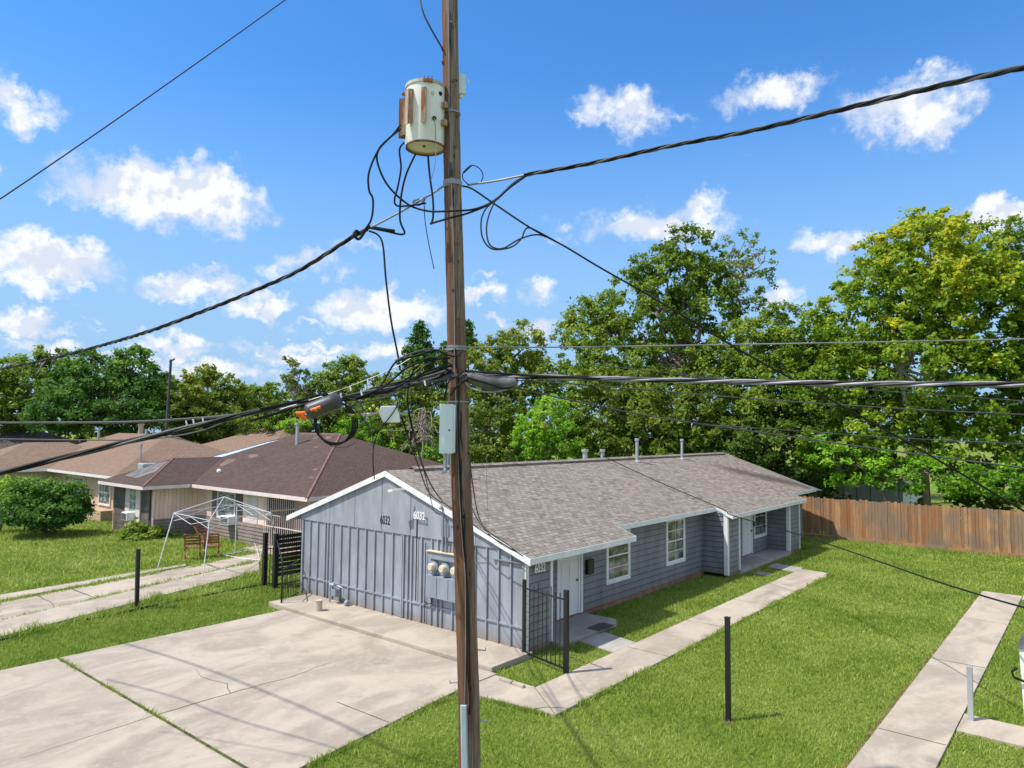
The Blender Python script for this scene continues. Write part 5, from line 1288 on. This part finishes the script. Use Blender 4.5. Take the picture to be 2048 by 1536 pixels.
# service drops to the house mast
cable([(818, 826, 9.25), (828, 870, 9.6), (845, 930, 12), (865, 975, 15.5), (886, 1004, 18.6)], .014, 'black service drop wire ending at the mast of the meter bank', group='wires down to the grey house')
cable([(804, 835, 9.3), (818, 880, 9.8), (838, 935, 12.5), (858, 985, 16), (884, 1006, 18.6)], .012, 'second black service drop wire ending at the mast, on the left', group='wires down to the grey house')
cable([(836, 905, 9.6), (850, 950, 12.5), (862, 1000, 16), (868, 1022, 18.2), (880, 1030, 18.6)], .009, 'thin wire sagging below the mast and onto the gable', group='wires down to the grey house')
cable([(938, 905, 9.5), (946, 975, 11), (958, 1035, 14), (975, 1062, 16), (1000, 1078, 17.2), (1040, 1108, 17.1)], .010, 'black wire falling right of the pole onto the gable rake', group='wires down to the grey house')
cable([(934, 950, 9.6), (942, 1010, 12), (962, 1050, 15), (985, 1075, 16.8), (1012, 1094, 17.0), (1035, 1105, 17.0)], .008, 'second thinner wire falling right of the pole onto the gable rake', group='wires down to the grey house')
cable([(887, 1006, 18.55), (905, 1018, 18.2), (950, 1052, 17.6), (990, 1078, 17.2), (1030, 1102, 16.95), (1046, 1112, 16.9)], .014, 'black cable running down along the rake board of the gable', group='wires down to the grey house')
cable([(973, 912, 9.6), (974, 980, 12), (977, 1050, 15.6)], .004, 'hair-thin vertical wire in front of the shingle roof right of the pole', 'strand')
# cable over the shingle roof and out over the lawn
P0 = (11.35, 5.05, 4.32); P1 = (11.75, .2, 2.55)
pts = [np.array(P0), np.array([11.5, 2.6, 3.40]), np.array(P1)]+[at(u, v, D) for u, v, D in ((1460, 1029, 26.5), (1520, 1047, 25), (1620, 1076, 22.5), (1750, 1120, 19.5), (1850, 1155, 17.5), (1960, 1190, 15.8), (2048, 1215, 14.6), (2160, 1246, 13.4))]
o = MB().tube(spline(pts, 8), .017, 7).build('overhead_cable', M['cable'], smooth=True, base=P1); tag(o, 'black cable crossing the shingle roof and sloping over the lawn to the right edge', 'cable')
# small black clips on bundle
for i, (u, v) in enumerate(((365, 843), (385, 840), (405, 838), (610, 805), (652, 768+25))):
    pass

# orange capped splice closure
sp = root('splice_closure', 'dark splice closure with orange caps hanging in the cable tangle', 'splice closure', at(642, 815, 9.0))
a_, c_ = at(613, 826, 8.95), at(674, 801, 9.0); L_ = c_-a_
rs_ = 16.5*mpp(a_)
MB().tube([a_, a_+L_*.05, a_+L_*.12, a_+L_*.8, a_+L_*.84, c_+L_*.05, c_+L_*.12], [rs_*.75, rs_, rs_*1.05, rs_*.95, rs_*1.1, rs_*1.0, rs_*.6], 20).build('body', M['splice_dark'], sp, smooth=True)
for (u0, v0), (u1, v1), r_ in (((610, 827), (592, 828), .030), ((612, 838), (600, 829), .034), ((641, 814), (621, 821), .020), ((634, 818), (628, 820), .026)):
    d0 = 8.93 if u0 < 615 else 8.84
    MB().tube([at(u0, v0, d0), at(u1, v1, d0)], r_, 12).build('cap', M['orange'], sp, smooth=True)
# cable coil
co = root('cable_coil', 'hanging coil of black cable below the orange capped splice', 'cable coil', at(670, 845, 9.0))
for k in range(4):
    pts = []
    for j in range(13):
        t = -pi*.45+2*pi*.97*j/12; rr_ = 37+2.6*k
        pts.append(at(669+rr_*math.cos(t+pi/2+.3)*.98+k, 846-(44-1.2*k)*math.sin(t+pi/2+.3), 9.0+.03*k))
    MB().tube(spline(pts, 4), .011, 6).build('turn', M['cable'], co, smooth=True)
MB().tube(wpath([(636, 850, 9), (645, 875, 9), (665, 893, 9), (695, 893, 9), (712, 884, 9)]), .005, 6).build('tail', M['cable_grey'], co, smooth=True)
MB().tube(wpath([(695, 865, 9.02), (715, 857, 9.05), (728, 842, 9.08), (732, 825, 9.1)]), .006, 6).build('tail', M['cable_grey'], co, smooth=True)
# white terminal box
tb = root('terminal_box', 'white plastic terminal box hanging from the tangle left of the pole', 'terminal box', at(780, 828, 9.3))
def quadpx(pts, D): return [at(u, v, D) for u, v in pts]
fr_ = [(764, 844), (801, 843), (798, 826), (760, 818)]
b = MB(); f0 = quadpx([(766, 845), (801, 845), (799, 830), (793, 813), (762, 813), (757, 824)], 9.22); f1 = quadpx([(766, 845), (801, 845), (799, 830), (791, 811), (762, 812), (757, 824)], 9.48)
b.hexa(f0, f1); b.build('box', M['plasticwhite'], tb, bevel=.012)
MB().tube(wpath([(798, 827, 9.35), (808, 827, 9.35), (816, 822, 9.3), (818, 812, 9.28)]), [.022]*9+[.014]*16 if False else .014, 8).build('conduit', paint('blue_grey_tube', (.38, .48, .58), .4, .05), tb, smooth=True)
MB().tube([at(760, 824, 9.35), at(746, 828, 9.33), at(735, 829, 9.3), at(722, 829, 9.3)], [.014, .014, .026, .018], 8).build('connector', paint('pale_pink_connector', (.62, .48, .46), .5, .15), tb, smooth=True)
b = MB()
for k in range(3): b.ball(at(740+k*7, 818-6*(k % 2), 9.3), .02)
b.build('tag', paint('yellow_tag', (.55, .60, .08), .5, .1), tb)
# small white lashing clips
CL = ('clip on the tangle straight above the white terminal box', 'clip at the upper end of the orange capped splice', 'clip between the splice and the white terminal box', 'clip just below the one above the white terminal box', 'topmost clip on the tangle left of the white terminal box', 'clip on the bundle nearest the pole', 'middle one of three clips on the level pale cable', 'leftmost of three clips on the level pale cable', 'rightmost of three clips on the level pale cable')
for i, (u, v, D) in enumerate(((722, 786, 9.15), (681, 791, 9.1), (700, 768+8, 9.15), (730, 762+12, 9.15), (735, 759+5, 9.2), (849, 766, 9.25), (386, 843, 11.0), (372, 846, 11.1), (405, 840, 10.9))):
    o = MB().tube([at(u, v-5, D-.04), at(u+2, v+5, D-.04)], .012, 6).build('cable_clip', M['plasticwhite'], base=at(u, v, D)); tag(o, 'small pale lashing '+CL[i], 'clip', 'pale lashing clips on the left cables')

# grey enclosure on the pole
gb = root('enclosure', 'tall light grey metal box mounted on the left side of the pole', 'box', at(895, 905, 9.35))
c0 = at(893, 858, 9.36); hw = 13.5*mpp(c0); z0_, z1_ = at(893, 906, 9.36)[2], at(893, 809, 9.36)[2]
cb = np.array([c0[0], c0[1], 0]); dpt = .16
def bx(b, s0, s1, d0, d1, z0, z1): return b.hexa([cb+nR*s0+nC*d0+[0, 0, z0], cb+nR*s1+nC*d0+[0, 0, z0], cb+nR*s1+nC*d1+[0, 0, z0], cb+nR*s0+nC*d1+[0, 0, z0]], [cb+nR*s0+nC*d0+[0, 0, z1], cb+nR*s1+nC*d0+[0, 0, z1], cb+nR*s1+nC*d1+[0, 0, z1], cb+nR*s0+nC*d1+[0, 0, z1]])
bx(MB(), -hw, hw*1.25, -dpt, .0, z0_, z1_).build('box', M['boxgrey'], gb, bevel=.006)
bx(MB(), -hw-.004, hw*.95, .002, .02, z0_-.006, z1_+.006).build('door', M['boxgrey'], gb, bevel=.006)
MB().ball(cb+nR*hw*.45+nC*.024+[0, 0, z0_+(z1_-z0_)*.47], .012).build('latch', M['dark'], gb)
MB().tube([cb-nR*.02-nC*.08+[0, 0, z0_], cb-nR*.02-nC*.08+[0, 0, z0_-.22]], .024, 10).tube([cb+nR*.05-nC*.05+[0, 0, z0_], cb+nR*.05-nC*.05+[0, 0, z0_-.28]], .012, 8).build('conduit', M['galv'], gb, smooth=True)
P = at(891, 942, 9.4); MB().tube([P+[0, 0, .04], P, P-nR*.05-[0, 0, .03]], [.012, .028, .012], 8).build('bracket', M['galv'], pole, smooth=True)

# ------------------------------------------------------------------ vegetation
def crown(name, parent, lobes, leaf, mat, seed, dens=1.0, spread=.42, tintup=.0, inner=.55, stretch=1.0, droop=.0):
    """lobes: (centre, (rx,ry,rz), tint, weight)"""
    r = np.random.default_rng(seed); VV = []; TT = []
    for c, R, tint, wgt in lobes:
        R = np.array(R, float); area = 4*pi*((R[0]*R[1])**1.6/3+(R[0]*R[2])**1.6/3+(R[1]*R[2])**1.6/3)**(1/1.6)
        ncl = max(6, int(area*1.75*wgt*dens/(spread/.42)**2)); per = max(8, int(58*(spread/.42)**2*(.21/leaf)**1.5))
        d = r.normal(size=(ncl, 3)); d /= np.linalg.norm(d, axis=1)[:, None]
        rad = np.clip(1-np.abs(r.normal(0, .22, ncl)), inner*.6, 1.0)+r.uniform(-.03, .10, ncl)
        # lumpy silhouette
        ph = r.uniform(0, 6, 6); lump = 1+.10*np.sin(4*d[:, 0]+ph[0])*np.sin(5*d[:, 2]+ph[1])+.08*np.sin(7*d[:, 1]+ph[2]+3*d[:, 2])
        cc_ = np.array(c)+d*R*(rad*lump)[:, None]
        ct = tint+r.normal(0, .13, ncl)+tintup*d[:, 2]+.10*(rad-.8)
        csz = spread*r.uniform(.6, 1.35, ncl)
        i = np.repeat(np.arange(ncl), per); n = len(i)
        off = r.normal(size=(n, 3))*.42; off[:, 2] *= .72
        p = cc_[i]+off*csz[i][:, None]; p[:, 2] -= droop*np.abs(off[:, 0])*csz[i]
        nrm_ = d[i]*.7+r.normal(size=(n, 3))*.75+np.array([0, 0, .55]); nrm_ /= np.linalg.norm(nrm_, axis=1)[:, None]
        t1 = np.cross(nrm_, r.normal(size=(n, 3))); t1 /= np.linalg.norm(t1, axis=1)[:, None]+1e-9; t2 = np.cross(nrm_, t1)
        s = leaf*r.uniform(.6, 1.25, n)
        a = t1*(s*.5*stretch)[:, None]; bb = t2*(s*.30)[:, None]
        quad = np.stack([p-a, p+bb+nrm_*(s*.06)[:, None], p+a, p-bb+nrm_*(s*.06)[:, None]], 1)
        VV.append(quad); TT.append(np.clip(ct[i]+r.normal(0, .07, n), 0, 1.1))
    V = np.concatenate(VV); T = np.concatenate(TT); ok = V[:, :, 2].min(axis=1) > .03
    V = V[ok]; T = T[ok]
    return npmesh(name, V.reshape(-1, 3), 4, M[mat], parent=parent, tint=T)
def limb(b, p, q, r0, r1, wob, seed):
    r = np.random.default_rng(seed); p = np.array(p, float); q = np.array(q, float); n = 6
    P = [p+(q-p)*k/n+(r.normal(0, wob, 3) if 0 < k < n else 0) for k in range(n+1)]
    P = spline(P, 3); m_ = len(P); b.tube(P, [r0+(r1-r0)*(i/(m_-1))**.8 for i in range(m_)], 8); return P
def tree(label, base, lobes_px, mat, leaf=.24, seed=1, trunk_r=.28, name='tree', group=None, bark='bark', dens=1.0, spread=.42, fork=None, twigs=3, cat='tree', tintup=.1, branches=True, inner=.55, stretch=1.0, trunk_path=None, droop=0.):
    """lobes_px: (u,v,ru,rv,D,tint[,weight]) measured in the photo"""
    base = np.array(base, float); rt_ = root(name, label, cat, (base[0], base[1], 0), group)
    L = []
    for l in lobes_px:
        u, v, ru, rv, D, ti = l[:6]; wg = l[6] if len(l) > 6 else 1.0
        c = at(u, v, D+SH); m_ = mpp(c); L.append((c, (ru*m_*.95, ru*m_*.95, rv*m_*.95), ti, wg))
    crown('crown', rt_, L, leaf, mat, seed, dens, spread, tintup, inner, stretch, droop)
    b = MB(); zc = sum(l[0][2] for l in L)/len(L); zf = fork if fork else max(1.2, min(l[0][2]-l[1][2] for l in L)*.6+.4*zc)
    if trunk_path is not None: P = spline([np.array(p, float) for p in trunk_path], 5); b.tube(P, [trunk_r*(1-.5*i/len(P)) for i in range(len(P))], 10); F_ = np.array(P[-1])
    else:
        cen = np.mean([l[0] for l in L], axis=0); F_ = np.array([base[0]*.75+cen[0]*.25, base[1]*.75+cen[1]*.25, zf])
        limb(b, (base[0], base[1], -.2), F_, trunk_r, trunk_r*.75, .08, seed)
    b.build('trunk', M[bark], rt_, smooth=True)
    if branches:
        b = MB()
        for i, (c, R, ti, wg) in enumerate(L):
            tip = c+np.array([0, 0, R[2]*.35]); P = limb(b, F_, tip, trunk_r*.55, trunk_r*.12, .18, seed*31+i)
            for k in range(twigs):
                rr2 = np.random.default_rng(seed*77+i*9+k); s = P[int(len(P)*rr2.uniform(.35, .8))]; dd = rr2.normal(size=3); dd[2] = abs(dd[2])*.7; dd /= np.linalg.norm(dd)
                limb(b, s, np.array(s)+dd*R*.85, trunk_r*.22, trunk_r*.05, .12, seed*13+i*7+k)
        b.build('limbs', M[bark], rt_, smooth=True)
    return rt_
SH = 12
def gb_(u, D): p = at(u, 860, D+SH); return (p[0], p[1], 0)

TG = 'trees behind the wooden fence'
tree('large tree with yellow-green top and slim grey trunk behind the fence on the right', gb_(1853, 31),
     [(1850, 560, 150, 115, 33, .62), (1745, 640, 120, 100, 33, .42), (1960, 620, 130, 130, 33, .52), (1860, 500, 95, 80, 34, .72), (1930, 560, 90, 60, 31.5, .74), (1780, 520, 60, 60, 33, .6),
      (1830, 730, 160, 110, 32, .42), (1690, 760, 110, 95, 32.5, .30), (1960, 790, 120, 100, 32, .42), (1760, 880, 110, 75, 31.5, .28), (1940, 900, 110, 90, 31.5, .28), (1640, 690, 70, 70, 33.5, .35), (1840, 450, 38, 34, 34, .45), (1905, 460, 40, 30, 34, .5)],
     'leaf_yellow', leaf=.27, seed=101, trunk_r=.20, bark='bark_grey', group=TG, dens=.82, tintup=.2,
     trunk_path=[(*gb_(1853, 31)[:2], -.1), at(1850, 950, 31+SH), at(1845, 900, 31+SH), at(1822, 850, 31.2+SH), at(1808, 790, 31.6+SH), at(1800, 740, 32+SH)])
tree('tall dark green tree rising behind the middle of the grey roof', gb_(1390, 36),
     [(1370, 500, 62, 48, 38, .30), (1340, 560, 85, 60, 38, .32), (1290, 620, 110, 80, 37, .42), (1400, 620, 80, 80, 38, .38), (1190, 690, 80, 80, 37, .58), (1240, 760, 100, 80, 36, .50), (1330, 740, 100, 80, 37, .36), (1170, 630, 45, 40, 37.5, .55), (1285, 540, 40, 30, 38, .35), (1425, 545, 40, 50, 38.4, .4)],
     'leaf', leaf=.27, seed=102, trunk_r=.35, group=TG, dens=.78, spread=.5)
tree('olive green drooping tree right behind the ridge of the grey roof', gb_(1250, 33),
     [(1220, 800, 95, 75, 33.5, .45), (1300, 830, 90, 70, 33, .42), (1200, 870, 70, 45, 32.5, .35), (1380, 800, 90, 80, 33.5, .35), (1400, 870, 100, 50, 33, .22), (1300, 880, 80, 35, 32.5, .35)], 'leaf_olive', leaf=.25, seed=103, trunk_r=.25, group=TG, dens=.8, droop=.5, stretch=1.3)
tree('slender sparse tree with visible pale branches against the sky', gb_(1470, 39),
     [(1490, 495, 48, 38, 40, .55, .42), (1520, 560, 34, 48, 40, .5, .38), (1465, 550, 36, 50, 40, .6, .36), (1500, 620, 45, 40, 40, .4, .45), (1530, 520, 20, 30, 40, .5, .4)], 'leaf_olive', leaf=.20, seed=104, trunk_r=.22, bark='bark_grey', group=TG, dens=.8, spread=.36, twigs=9,
     trunk_path=[(*gb_(1470, 39)[:2], -.1), at(1478, 750, 39.5+SH), at(1470, 640, 40+SH), at(1462, 590, 40+SH)], tintup=.2)
tree('fresh mid green tree filling the gap between the sparse tree and the yellow topped one', gb_(1540, 35),
     [(1500, 700, 90, 65, 36, .52), (1590, 690, 80, 60, 36, .42), (1550, 780, 100, 70, 35, .40), (1480, 830, 80, 60, 34, .42), (1620, 810, 85, 70, 34.5, .36), (1440, 720, 60, 50, 36, .45), (1560, 640, 45, 35, 36.5, .45)], 'leaf', leaf=.25, seed=105, trunk_r=.24, group=TG, dens=.85)
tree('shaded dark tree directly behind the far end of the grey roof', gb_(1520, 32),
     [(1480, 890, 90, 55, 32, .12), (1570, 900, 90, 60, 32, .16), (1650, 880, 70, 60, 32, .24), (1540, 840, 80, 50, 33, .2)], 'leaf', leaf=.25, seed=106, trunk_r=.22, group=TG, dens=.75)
tree('dark bluish green tree cut by the right edge behind the fence', gb_(2090, 34),
     [(2060, 560, 80, 110, 36, .42), (2080, 700, 80, 110, 35, .38), (2050, 840, 70, 90, 34, .35), (2010, 480, 60, 50, 37, .5), (2150, 620, 110, 200, 36, .4), (2060, 950, 50, 55, 31, .55)], 'leaf', leaf=.26, seed=107, trunk_r=.3, group=TG, dens=.8)
tree('low bushy green tree hanging over the wooden fence near the slim grey trunk', gb_(1760, 29.5),
     [(1700, 930, 85, 45, 29.5, .55), (1800, 945, 70, 40, 29.3, .50), (1900, 950, 80, 45, 28.8, .45), (1640, 905, 50, 40, 30, .35), (1980, 960, 70, 45, 28.6, .4)], 'leaf_bright', leaf=.22, seed=108, trunk_r=.1, group=TG, dens=.5, spread=.36)
tree('bright lime green young tree just left of the roof vents', gb_(1090, 31),
     [(1095, 845, 62, 48, 31, .62), (1060, 880, 45, 38, 30.6, .55), (1130, 885, 42, 36, 30.8, .5), (1110, 810, 34, 26, 31, .7)], 'leaf_bright', leaf=.20, seed=109, trunk_r=.12, dens=.95, spread=.34, tintup=.2)
tree('brownish olive tree behind the pole on the right', gb_(1020, 42),
     [(1040, 690, 62, 46, 43, .72), (985, 730, 55, 60, 42, .5), (1070, 760, 55, 55, 42, .6), (1000, 800, 60, 50, 41, .35), (955, 800, 40, 60, 40, .3)], 'leaf_olive', leaf=.28, seed=110, trunk_r=.28, dens=.85)
tree('dark green tree half hidden behind the pole at its right', gb_(980, 36),
     [(975, 850, 55, 50, 36, .3), (1020, 830, 40, 40, 36, .28), (950, 900, 45, 30, 35, .3), (1000, 895, 45, 30, 35, .22)], 'leaf_olive', leaf=.24, seed=111, trunk_r=.2, dens=.8)
# spire-shaped evergreens
def conifer(label, u, v_top, v_bot, wpx, D, seed, mat='leaf_dark'):
    base = gb_(u, D); rt_ = root('evergreen_tree', label, 'tree', base); L = []
    for k in range(9):
        t = k/8; v = v_top+(v_bot-v_top)*t; c = at(u+(random.uniform(-.15, .15)*wpx*t), v, D+SH); m_ = mpp(c); w_ = (wpx*(.14+.86*t**.85))*m_*(.8+.3*(k % 2)); L.append((c, (w_, w_, abs(v_bot-v_top)/9*.75*m_), .25+random.uniform(-.1, .15), .8))
    crown('crown', rt_, L, .22, mat, seed, .9, .34, .1, .3, 1.3)
    MB().tube([(base[0], base[1], -.2), at(u, v_top+12, D+SH)], [.22, .03], 8).build('trunk', M['bark'], rt_, smooth=True); return rt_
conifer('pointed evergreen tree top left of the pole', 840, 652, 730, 42, 42, 120)
conifer('smaller pointed evergreen top showing right beside the pole', 937, 650, 720, 28, 44, 121)
conifer('small pointed evergreen between the tall one and the pole', 893, 688, 730, 22, 43, 122)
tree('round mid green tree left of the evergreen', gb_(695, 46),
     [(685, 745, 45, 32, 47, .5), (720, 780, 55, 40, 46, .42), (655, 775, 38, 35, 46, .45), (700, 730, 25, 18, 47, .55)], 'leaf', leaf=.26, seed=112, trunk_r=.25, dens=.9)
tree('thin straggly tree with bare twigs standing out above the roofs', gb_(595, 46),
     [(580, 725, 18, 16, 46, .5, .5), (600, 752, 26, 22, 46, .4, .5), (575, 770, 20, 25, 46, .4, .5), (620, 780, 25, 18, 46, .35, .5), (590, 800, 32, 22, 46, .35, .6)], 'leaf_olive', leaf=.24, seed=113, trunk_r=.2, bark='bark_grey', twigs=7, spread=.34)
tree('broad dark tree behind the cable tangle beside the pole', gb_(820, 40),
     [(850, 770, 60, 50, 41, .40), (800, 800, 65, 50, 40, .42), (870, 840, 45, 60, 39, .3), (760, 840, 65, 45, 39, .38), (820, 870, 65, 45, 38, .3), (880, 740, 30, 40, 42, .35)], 'leaf_olive', leaf=.25, seed=114, trunk_r=.3, dens=.8)
tree('leafy green tree behind the right slope of the dark brown roof', gb_(740, 38),
     [(770, 885, 55, 30, 38, .5), (720, 860, 45, 30, 39, .35), (840, 905, 55, 28, 37, .4)], 'leaf_bright', leaf=.22, seed=115, trunk_r=.15, dens=.8, spread=.34)
tree('dark undergrowth tree behind the flue of the dark brown roof', gb_(620, 45),
     [(620, 830, 60, 35, 45, .2), (560, 840, 45, 28, 46, .22), (690, 830, 50, 35, 44, .25), (520, 850, 40, 25, 48, .25)], 'leaf', leaf=.25, seed=116, trunk_r=.18, dens=.8)
tree('small bright fan-leaved tree at the ridge of the dark brown roof', gb_(585, 42), [(585, 852, 26, 14, 42, .65), (605, 845, 16, 10, 42, .7)], 'leaf_bright', leaf=.22, seed=117, trunk_r=.1, spread=.3)
WG = 'feathery yellow-green trees behind the tan roofs'
for i, (u, v, ru, rv, D, ti, lb) in enumerate(((370, 790, 42, 38, 55, .55, 'feathery yellow-green tree just right of the far thin pole'), (415, 778, 48, 42, 58, .62, 'tallest feathery yellow-green tree behind the tan hipped roof'), (470, 800, 45, 36, 60, .5, 'third feathery yellow-green tree, behind the end of the tan roof'), (525, 800, 45, 30, 62, .45, 'feathery green tree nearest the straggly tree'), (440, 840, 70, 28, 56, .3, 'darker low tree under the feathery yellow-green trees'))):
    tree(lb, gb_(u, D), [(u, v, ru, rv, D, ti), (u-ru*.5, v+rv*.8, ru*.8, rv*.8, D-1, ti-.12), (u+ru*.5, v+rv*.8, ru*.8, rv*.8, D-1, ti-.1), (u+3, v-rv*.75, ru*.35, rv*.5, D, ti+.05)], 'leaf_olive' if i != 3 else 'leaf', leaf=.27, seed=130+i, trunk_r=.2, group=WG, dens=.85, stretch=1.5)
tree('big dark green round tree on the left behind the tan roofs', gb_(225, 55),
     [(190, 745, 75, 48, 56, .45), (270, 750, 58, 45, 56, .42), (130, 790, 60, 55, 55, .38), (220, 800, 95, 55, 54, .35), (300, 800, 45, 48, 55, .32), (180, 720, 30, 22, 57, .5), (270, 712, 30, 18, 57, .45), (110, 830, 60, 35, 54, .25), (230, 835, 90, 28, 53, .2)], 'leaf_dark', leaf=.30, seed=140, trunk_r=.4, dens=.9, spread=.5)
tree('olive tree at the left edge beyond the charcoal roof', gb_(40, 62),
     [(30, 745, 42, 42, 63, .5), (-30, 770, 60, 60, 63, .45), (60, 790, 45, 50, 62, .42), (20, 820, 60, 40, 61, .3), (100, 705, 32, 20, 66, .5), (90, 730, 45, 30, 66, .45)], 'leaf', leaf=.30, seed=141, trunk_r=.3, dens=.8, spread=.5)
tree('distant green treetop in the gap beside the far thin pole', gb_(330, 68), [(330, 800, 45, 50, 68, .3), (340, 840, 60, 30, 68, .2), (310, 770, 35, 35, 68, .3)], 'leaf', leaf=.3, seed=142, dens=.7, spread=.5)
# dense woods further back, reading as one mass
L = []
for i in range(34):
    u = -250+i*75; D = random.uniform(78, 88) if u < 950 else random.uniform(64, 70); v = (815 if u < 950 else 780)+random.uniform(-15, 20); c = at(u, v, D); m_ = mpp(c)
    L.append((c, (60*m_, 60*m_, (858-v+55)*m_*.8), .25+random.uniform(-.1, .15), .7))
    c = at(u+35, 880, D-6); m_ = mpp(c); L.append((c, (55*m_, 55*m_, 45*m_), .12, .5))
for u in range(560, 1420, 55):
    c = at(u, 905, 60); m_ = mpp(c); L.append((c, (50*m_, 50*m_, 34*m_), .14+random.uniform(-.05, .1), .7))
for i in range(26):
    y = 12-i*1.6
    if -2.5 < y < 1.5: continue
    L.append((np.array([30.5+random.uniform(-1.5, 2.5), y, 1.4]), (1.6, 1.5, 1.7+random.uniform(-.2, 1.2)), .10+random.uniform(-.05, .12), .7))
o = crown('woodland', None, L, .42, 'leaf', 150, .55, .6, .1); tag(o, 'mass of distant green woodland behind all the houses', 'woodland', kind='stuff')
# dead branches beside the enclosure
dt = root('dead_tree', 'bare grey dead branches hanging left of the grey box', 'tree', gb_(850, 32)); b = MB()
rr3 = np.random.default_rng(5); P = limb(b, (*gb_(850, 32)[:2], 0), at(845, 815, 44), .09, .05, .1, 1)
for k in range(38):
    s = at(845+rr3.uniform(-5, 5), 815+rr3.uniform(0, 40), 44); e = at(845+rr3.normal(0, 34), 872+rr3.uniform(-20, 45), 44+rr3.uniform(-1, 1)); limb(b, s, e, .024, .009, .2, 200+k)
b.build('branches', M['bark_grey'], dt, smooth=True)
# bushes
def bush(label, lobes, mat, leaf, seed, dens=1.2, spread=.3, name='bush', stretch=1.0):
    L = []
    for u, v, ru, rv, D, ti in lobes: c = at(u, v, D); m_ = mpp(c); L.append((c, (ru*m_, ru*m_, rv*m_), ti, 1.2))
    base = (L[0][0][0], L[0][0][1], 0); rt_ = root(name, label, 'bush', base)
    crown('foliage', rt_, L, leaf, mat, seed, dens, spread, .25, .4, stretch)
    b = MB()
    for k in range(6): limb(b, (base[0], base[1], 0), L[k % len(L)][0]+np.random.default_rng(k).normal(0, .3, 3), .05, .015, .05, seed+k)
    b.build('stems', M['bark'], rt_); return rt_
bush('large rounded dark green bush on the left lawn', [(95, 1000, 54, 40, 42.0, .45), (48, 1002, 34, 34, 42, .5), (140, 998, 34, 34, 41.5, .38), (22, 992, 20, 22, 43, .6), (100, 1026, 72, 26, 41.5, .3), (50, 1025, 40, 22, 41.5, .3), (140, 1022, 34, 22, 41.5, .3), (60, 975, 35, 22, 42.5, .5)], 'leaf_dark', .17, 160, 1.6, .30)
bush('small spiky green bush at the corner of the shake-covered wing', [(285, 1072, 36, 18, 38.6, .5), (270, 1062, 20, 14, 38.7, .55), (305, 1068, 20, 13, 38.5, .5)], 'leaf', .22, 161, 1.8, .24, stretch=1.8)
bush('tiny weed clump along the pink house wall', [(345, 1075, 12, 9, 38.8, .6), (360, 1078, 9, 7, 38.6, .6)], 'leaf_bright', .16, 162, 1.8, .18)
bush('pale yellowish shrub at the far left edge by the big bush', [(3, 975, 18, 22, 44, .75), (-12, 985, 18, 30, 44, .7)], 'leaf_bright', .18, 163, 1.4, .25)
bpy.context.view_layer.update()
